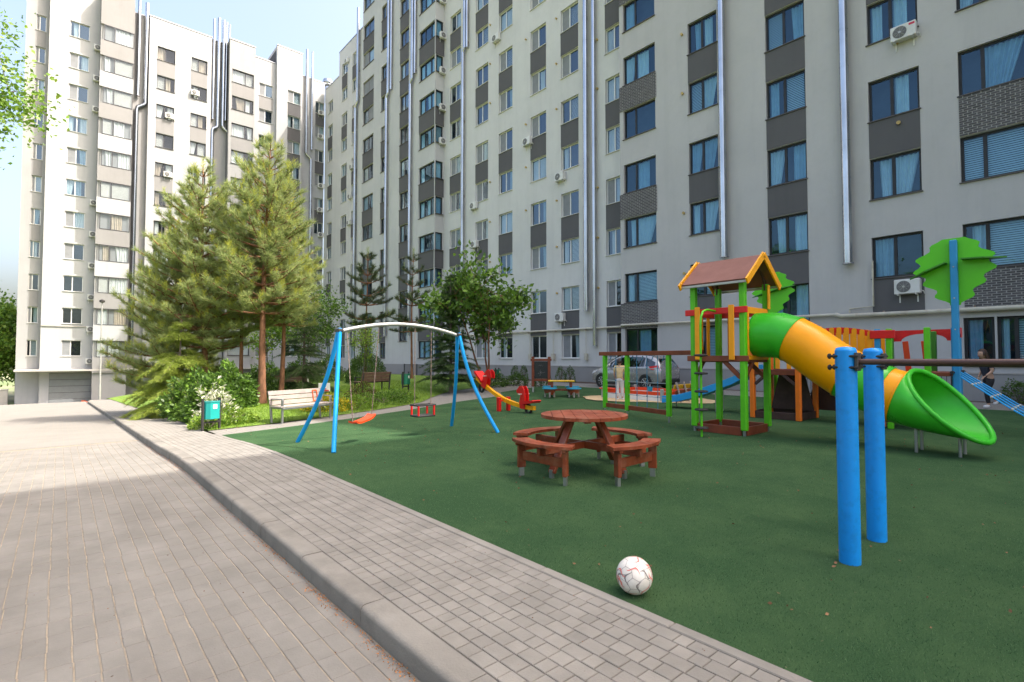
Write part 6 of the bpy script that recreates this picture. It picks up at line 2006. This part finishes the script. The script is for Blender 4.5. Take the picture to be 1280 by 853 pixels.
# ---------------- people
def skin(name, verts, edges, radii, material, parent, root=0, sub=2):
    me = bpy.data.meshes.new(name); me.from_pydata(verts, edges, []); me.materials.append(M[material])
    o = link(name, me, parent)
    o.modifiers.new('skin', 'SKIN'); sv = me.skin_vertices[0].data if me.skin_vertices else None
    if sv is None:
        bpy.context.view_layer.objects.active = o
        bpy.ops.object.modifier_remove(modifier='skin'); bpy.ops.object.modifier_add(type='SKIN'); sv = me.skin_vertices[0].data
    for i, r in enumerate(radii): sv[i].radius = r if isinstance(r, tuple) else (r, r)
    sv[root].use_root = True
    for m_ in o.modifiers:
        if m_.type == 'SKIN': m_.use_smooth_shade = True
    o.modifiers.new('sub', 'SUBSURF').levels = sub; o.modifiers['sub'].render_levels = sub
    return o
def chain_edges(*chains): return [(a, b) for c in chains for a, b in zip(c, c[1:])]
def hand(w, d, side, r=.009):
    """palm and five short chains from the wrist w along unit d"""
    w, d = Vector(w), Vector(d).normalized(); s = d.cross(Vector((0, 0, 1)) if abs(d.z) < .9 else Vector((0, 1, 0))).normalized(); nrm = d.cross(s)
    V = [w, w + d * .05]; E = [(0, 1)]; Rr = [(.022, .014), (.034, .014)]
    for k in range(4):
        b = w + d * .085 + s * (.024 - .016 * k); L = (.065, .075, .07, .055)[k]
        i = len(V); V += [b, b + d * L * .5 + nrm * .008, b + d * L * .9 + nrm * .026]; E += [(1, i), (i, i + 1), (i + 1, i + 2)]; Rr += [r * 1.05, r, r * .85]
    i = len(V); V += [w + d * .035 + s * .036 * side, w + d * .07 + s * .05 * side + nrm * .012]; E += [(1, i), (i, i + 1)]; Rr += [r * 1.2, r]
    return [tuple(v) for v in V], E, Rr
def person(name_label, loc, rz, H, P, hair_len, mats, tilt=0.0):
    """P: joint positions (metres for a 1.0-high figure), facing +Y"""
    t = thing('person', name_label, 'person', loc, rz)
    s = H
    J = {k: Vector(v) * s for k, v in P.items()}
    names = ['pelvis', 'waist', 'chest', 'neck0', 'neck1', 'shl', 'ell', 'wrl', 'shr', 'elr', 'wrr', 'hpl', 'knl', 'anl', 'tol', 'hpr', 'knr', 'anr', 'tor']
    ix = {n: i for i, n in enumerate(names)}
    rad = dict(pelvis=.072, waist=.058, chest=.07, neck0=.036, neck1=.03, shl=.036, ell=.024, wrl=.016, shr=.036, elr=.024, wrr=.016,
               hpl=.056, knl=.035, anl=.021, tol=.02, hpr=.056, knr=.035, anr=.021, tor=.02)
    E = chain_edges(*[[ix[n] for n in c] for c in (('pelvis', 'waist', 'chest', 'neck0', 'neck1'), ('chest', 'shl', 'ell', 'wrl'), ('chest', 'shr', 'elr', 'wrr'), ('pelvis', 'hpl', 'knl', 'anl', 'tol'), ('pelvis', 'hpr', 'knr', 'anr', 'tor'))])
    body = skin('body', [tuple(J[n]) for n in names], E, [tuple(v * s for v in rad[n]) if isinstance(rad[n], tuple) else rad[n] * s for n in names], mats['skin'], t)
    # head with face
    hd = J['head']; k = .066 * s
    hm = MB()
    nl, nm = 20, 14
    P_ = []
    for i in range(nm + 1):
        a = math.pi * i / nm; row = []
        for j in range(nl + 1):
            b = 2 * math.pi * j / nl
            x, y, z = math.sin(a) * math.cos(b), math.sin(a) * math.sin(b), math.cos(a)
            wid = .80 if z > -.2 else .80 + .22 * (z + .2)
            y2 = y * (.98 + .06 * max(0, -y))
            if y > .3 and -.35 < z < .15: y2 += .16 * math.exp(-((x * 6) ** 2)) * math.exp(-((z + .12) * 6) ** 2)
            row.append((hd.x + x * wid * k, hd.y + y2 * k, hd.z + z * 1.22 * k))
        P_.append(row)
    hm.grid(P_, flip=True)
    head = part('head', hm, mats['skin'], t, 80)
    for sx in (-1, 1):
        part('eye', MB().lathe([(.1 * k, -.02 * k), (.1 * k, .02 * k), (.03 * k, .05 * k)], 10, Xf(hd + Vector((sx * .32 * k, .86 * k, .08 * k)), (-math.pi / 2, 0, 0))), 'hair_dark', head)
        part('ear', MB().lathe([(.16 * k, -.06 * k), (.2 * k, 0), (.13 * k, .06 * k)], 10, Xf(hd + Vector((sx * .82 * k, -.05 * k, -.05 * k)), (0, math.pi / 2, 0))), mats['skin'], head, 60)
    part('mouth', MB().cbox(hd.x - .28 * k, hd.x + .28 * k, hd.y + .88 * k, hd.y + .93 * k, hd.z - .55 * k, hd.z - .47 * k, .002), 'red_mark', head)
    # hair: cap shell with strands running down the back
    hr = MB(); Ph = []
    for i in range(nm + 1):
        a = math.pi * .62 * i / nm; row = []
        for j in range(nl + 1):
            b = 2 * math.pi * j / nl
            x, y, z = math.sin(a) * math.cos(b), math.sin(a) * math.sin(b), math.cos(a)
            g = 1.10 if y < .35 or z > .45 else .93
            row.append((hd.x + x * .86 * g * k, hd.y + (y * 1.02 - .06) * g * k, hd.z + (z * 1.22 + .06) * g * k))
        Ph.append(row)
    hr.grid(Ph, flip=True)
    hair = part('hair', hr, mats['hair'], t, 80)
    if hair_len:
        st_ = MB(); rg = random.Random(3)
        for q in range(26):
            a = -math.pi * (.05 + .9 * q / 25)
            p0 = hd + Vector((math.cos(a) * .8 * k, (math.sin(a) * .95 - .1) * k, .15 * k))
            swing_ = Vector((rg.uniform(-.3, .3), -.9 - rg.uniform(0, .8), 0)) * k
            L = hair_len * s * rg.uniform(.8, 1.05)
            st_.tube([p0, p0 + Vector((math.cos(a) * .2 * k, math.sin(a) * .3 * k, -L * .35)), p0 + swing_ * .7 + Vector((0, 0, -L * .7)), p0 + swing_ * 1.2 + Vector((0, 0, -L))], [.19 * k, .2 * k, .16 * k, .04 * k], 6)
        part('long_strands', st_, mats['hair'], hair, 60)
    # clothing a little outside the body
    def cloth(name, ns, ed, grow, m_):
        i2 = {n: i for i, n in enumerate(ns)}
        vs = [tuple(J[n] if n in J else Vector(n)) for n in ns]
        rr = [tuple(v * s * grow for v in rad[n]) if isinstance(rad[n], tuple) else rad[n] * s * grow for n in ns]
        skin(name, vs, [(i2[a], i2[b]) for a, b in ed], rr, m_, t)
    J['slv_l'] = J['shl'].lerp(J['ell'], .75); J['slv_r'] = J['shr'].lerp(J['elr'], .75); rad['slv_l'] = rad['slv_r'] = .03
    J['hem_l'] = J['knl'].lerp(J['anl'], .9); J['hem_r'] = J['knr'].lerp(J['anr'], .9); rad['hem_l'] = rad['hem_r'] = mats.get('hem', .027)
    J['hip'] = J['pelvis'] + Vector((0, 0, -.035 * s)); rad['hip'] = .074
    cloth('shirt', ['hip', 'waist', 'chest', 'shl', 'slv_l', 'shr', 'slv_r'], (('hip', 'waist'), ('waist', 'chest'), ('chest', 'shl'), ('shl', 'slv_l'), ('chest', 'shr'), ('shr', 'slv_r')), mats.get('grow', 1.0) * 1.14, mats['shirt'])
    J['belt'] = J['pelvis'] + Vector((0, .004, .045)) * s; rad['belt'] = .06
    cloth('trousers', ['pelvis', 'belt', 'hpl', 'knl', 'hem_l', 'hpr', 'knr', 'hem_r'], (('pelvis', 'belt'), ('pelvis', 'hpl'), ('hpl', 'knl'), ('knl', 'hem_l'), ('pelvis', 'hpr'), ('hpr', 'knr'), ('knr', 'hem_r')), mats.get('grow', 1.0) * 1.16, mats['trousers'])
    for sd in ('l', 'r'):
        an, to = J['an' + sd], J['to' + sd]
        d = (to - an); 
        heel = an - Vector((d.x, d.y, 0)).normalized() * .02 * s - Vector((0, 0, .012 * s))
        skin('shoe', [tuple(heel), tuple(heel.lerp(to, .5)), tuple(to + Vector((d.x, d.y, 0)).normalized() * .01 * s)], [(0, 1), (1, 2)], [.03 * s, .031 * s, .024 * s], mats['shoes'], t, 0, 2)
        w, e = J['wr' + sd], J['el' + sd]
        V, E2, R2 = hand(w, w - e, 1 if sd == 'l' else -1)
        skin('hand', V, E2, R2, mats['skin'], t, 0, 1)
    return t
stand = dict(pelvis=(0, 0, .53), waist=(0, .005, .61), chest=(0, -.005, .73), neck0=(0, 0, .82), neck1=(0, .008, .87), head=(0, .012, .925), shl=(-.10, 0, .80), ell=(-.13, .01, .63), wrl=(-.11, .09, .52),
             shr=(.10, 0, .80), elr=(.135, .01, .64), wrr=(.10, .10, .54), hpl=(-.05, 0, .50), knl=(-.052, .01, .28), anl=(-.05, -.005, .045), tol=(-.055, .075, .022), hpr=(.05, 0, .50), knr=(.055, .035, .28), anr=(.06, .03, .045), tor=(.065, .11, .022))
person('person in a yellow top and white trousers standing by the sandpit', (14.75, 11.25, .0), R(-60), 1.43, stand, 0, dict(skin='skin_tone', hair='hair_dark', shirt='cloth_yellow', trousers='cloth_white', shoes='shoe_white', hem=.034, grow=1.18))
walkp = dict(pelvis=(0, 0, .52), waist=(0, .02, .60), chest=(0, .045, .72), neck0=(0, .06, .81), neck1=(0, .075, .86), head=(0, .10, .915), shl=(-.095, .05, .79), ell=(-.12, .05, .62), wrl=(-.10, .14, .55),
             shr=(.095, .05, .79), elr=(.125, .0, .63), wrr=(.12, .06, .52), hpl=(-.048, 0, .495), knl=(-.05, .09, .28), anl=(-.05, .06, .05), tol=(-.05, .14, .024), hpr=(.048, 0, .495), knr=(.05, -.02, .28), anr=(.05, -.17, .13), tor=(.05, -.13, .055))
person('person with long brown hair in dark clothes walking behind the rope ladder', (20.5, 2.35, .0), R(50), 1.72, walkp, .30, dict(skin='skin_tone', hair='hair_brown', shirt='cloth_navy', trousers='cloth_black', shoes='shoe_white'))

# ---------------- litter: leaves along the kerb and on the turf
def litter(name, pts, size, material, seed, parent):
    rg = np.random.default_rng(seed); P = np.array(pts)
    A = rg.normal(size=(len(P), 3)); A[:, 2] *= .25
    V, F = scatter(*LEAF, P, A, size * rg.uniform(.4, 1.2, len(P)), rg)
    o = part(name, np_mesh(name, V, F, material), None, parent); o['kind'] = 'stuff'
rg = np.random.default_rng(8)
pts = []
for _ in range(1500):
    y = rg.uniform(1.2, 13) if rg.uniform() < .5 else rg.choice((1.7, 2.0, 2.6, 3.4, 4.6)) + rg.normal() * .22
    x = KERB_X0 - .008 - abs(rg.normal()) * .035
    pts.append((x, y, zt(x, y) - .117 + rg.uniform(0, .006)))
litter('leaf_litter', pts, .012, 'leaf_litter', 1, road)
pts = []
for _ in range(420):
    x, y = rg.uniform(-2, KERB_X0 - .05), rg.uniform(1, 14); pts.append((x, y, zt(x, y) - .117))
litter('leaf_litter', pts, .012, 'leaf_dry', 2, road)
pts = []
for _ in range(900):
    x, y = rg.uniform(2.7, 15), rg.uniform(-2, 14); pts.append((x, y, zt(x, y) + .014))
litter('leaf_litter', pts, .028, 'leaf_dry', 3, turf)
pts = []
for _ in range(200):
    x, y = rg.uniform(1.55, 2.5), rg.uniform(.5, 12); pts.append((x, y, zt(x, y) + .004))
litter('leaf_litter', pts, .012, 'leaf_dry', 4, walk)
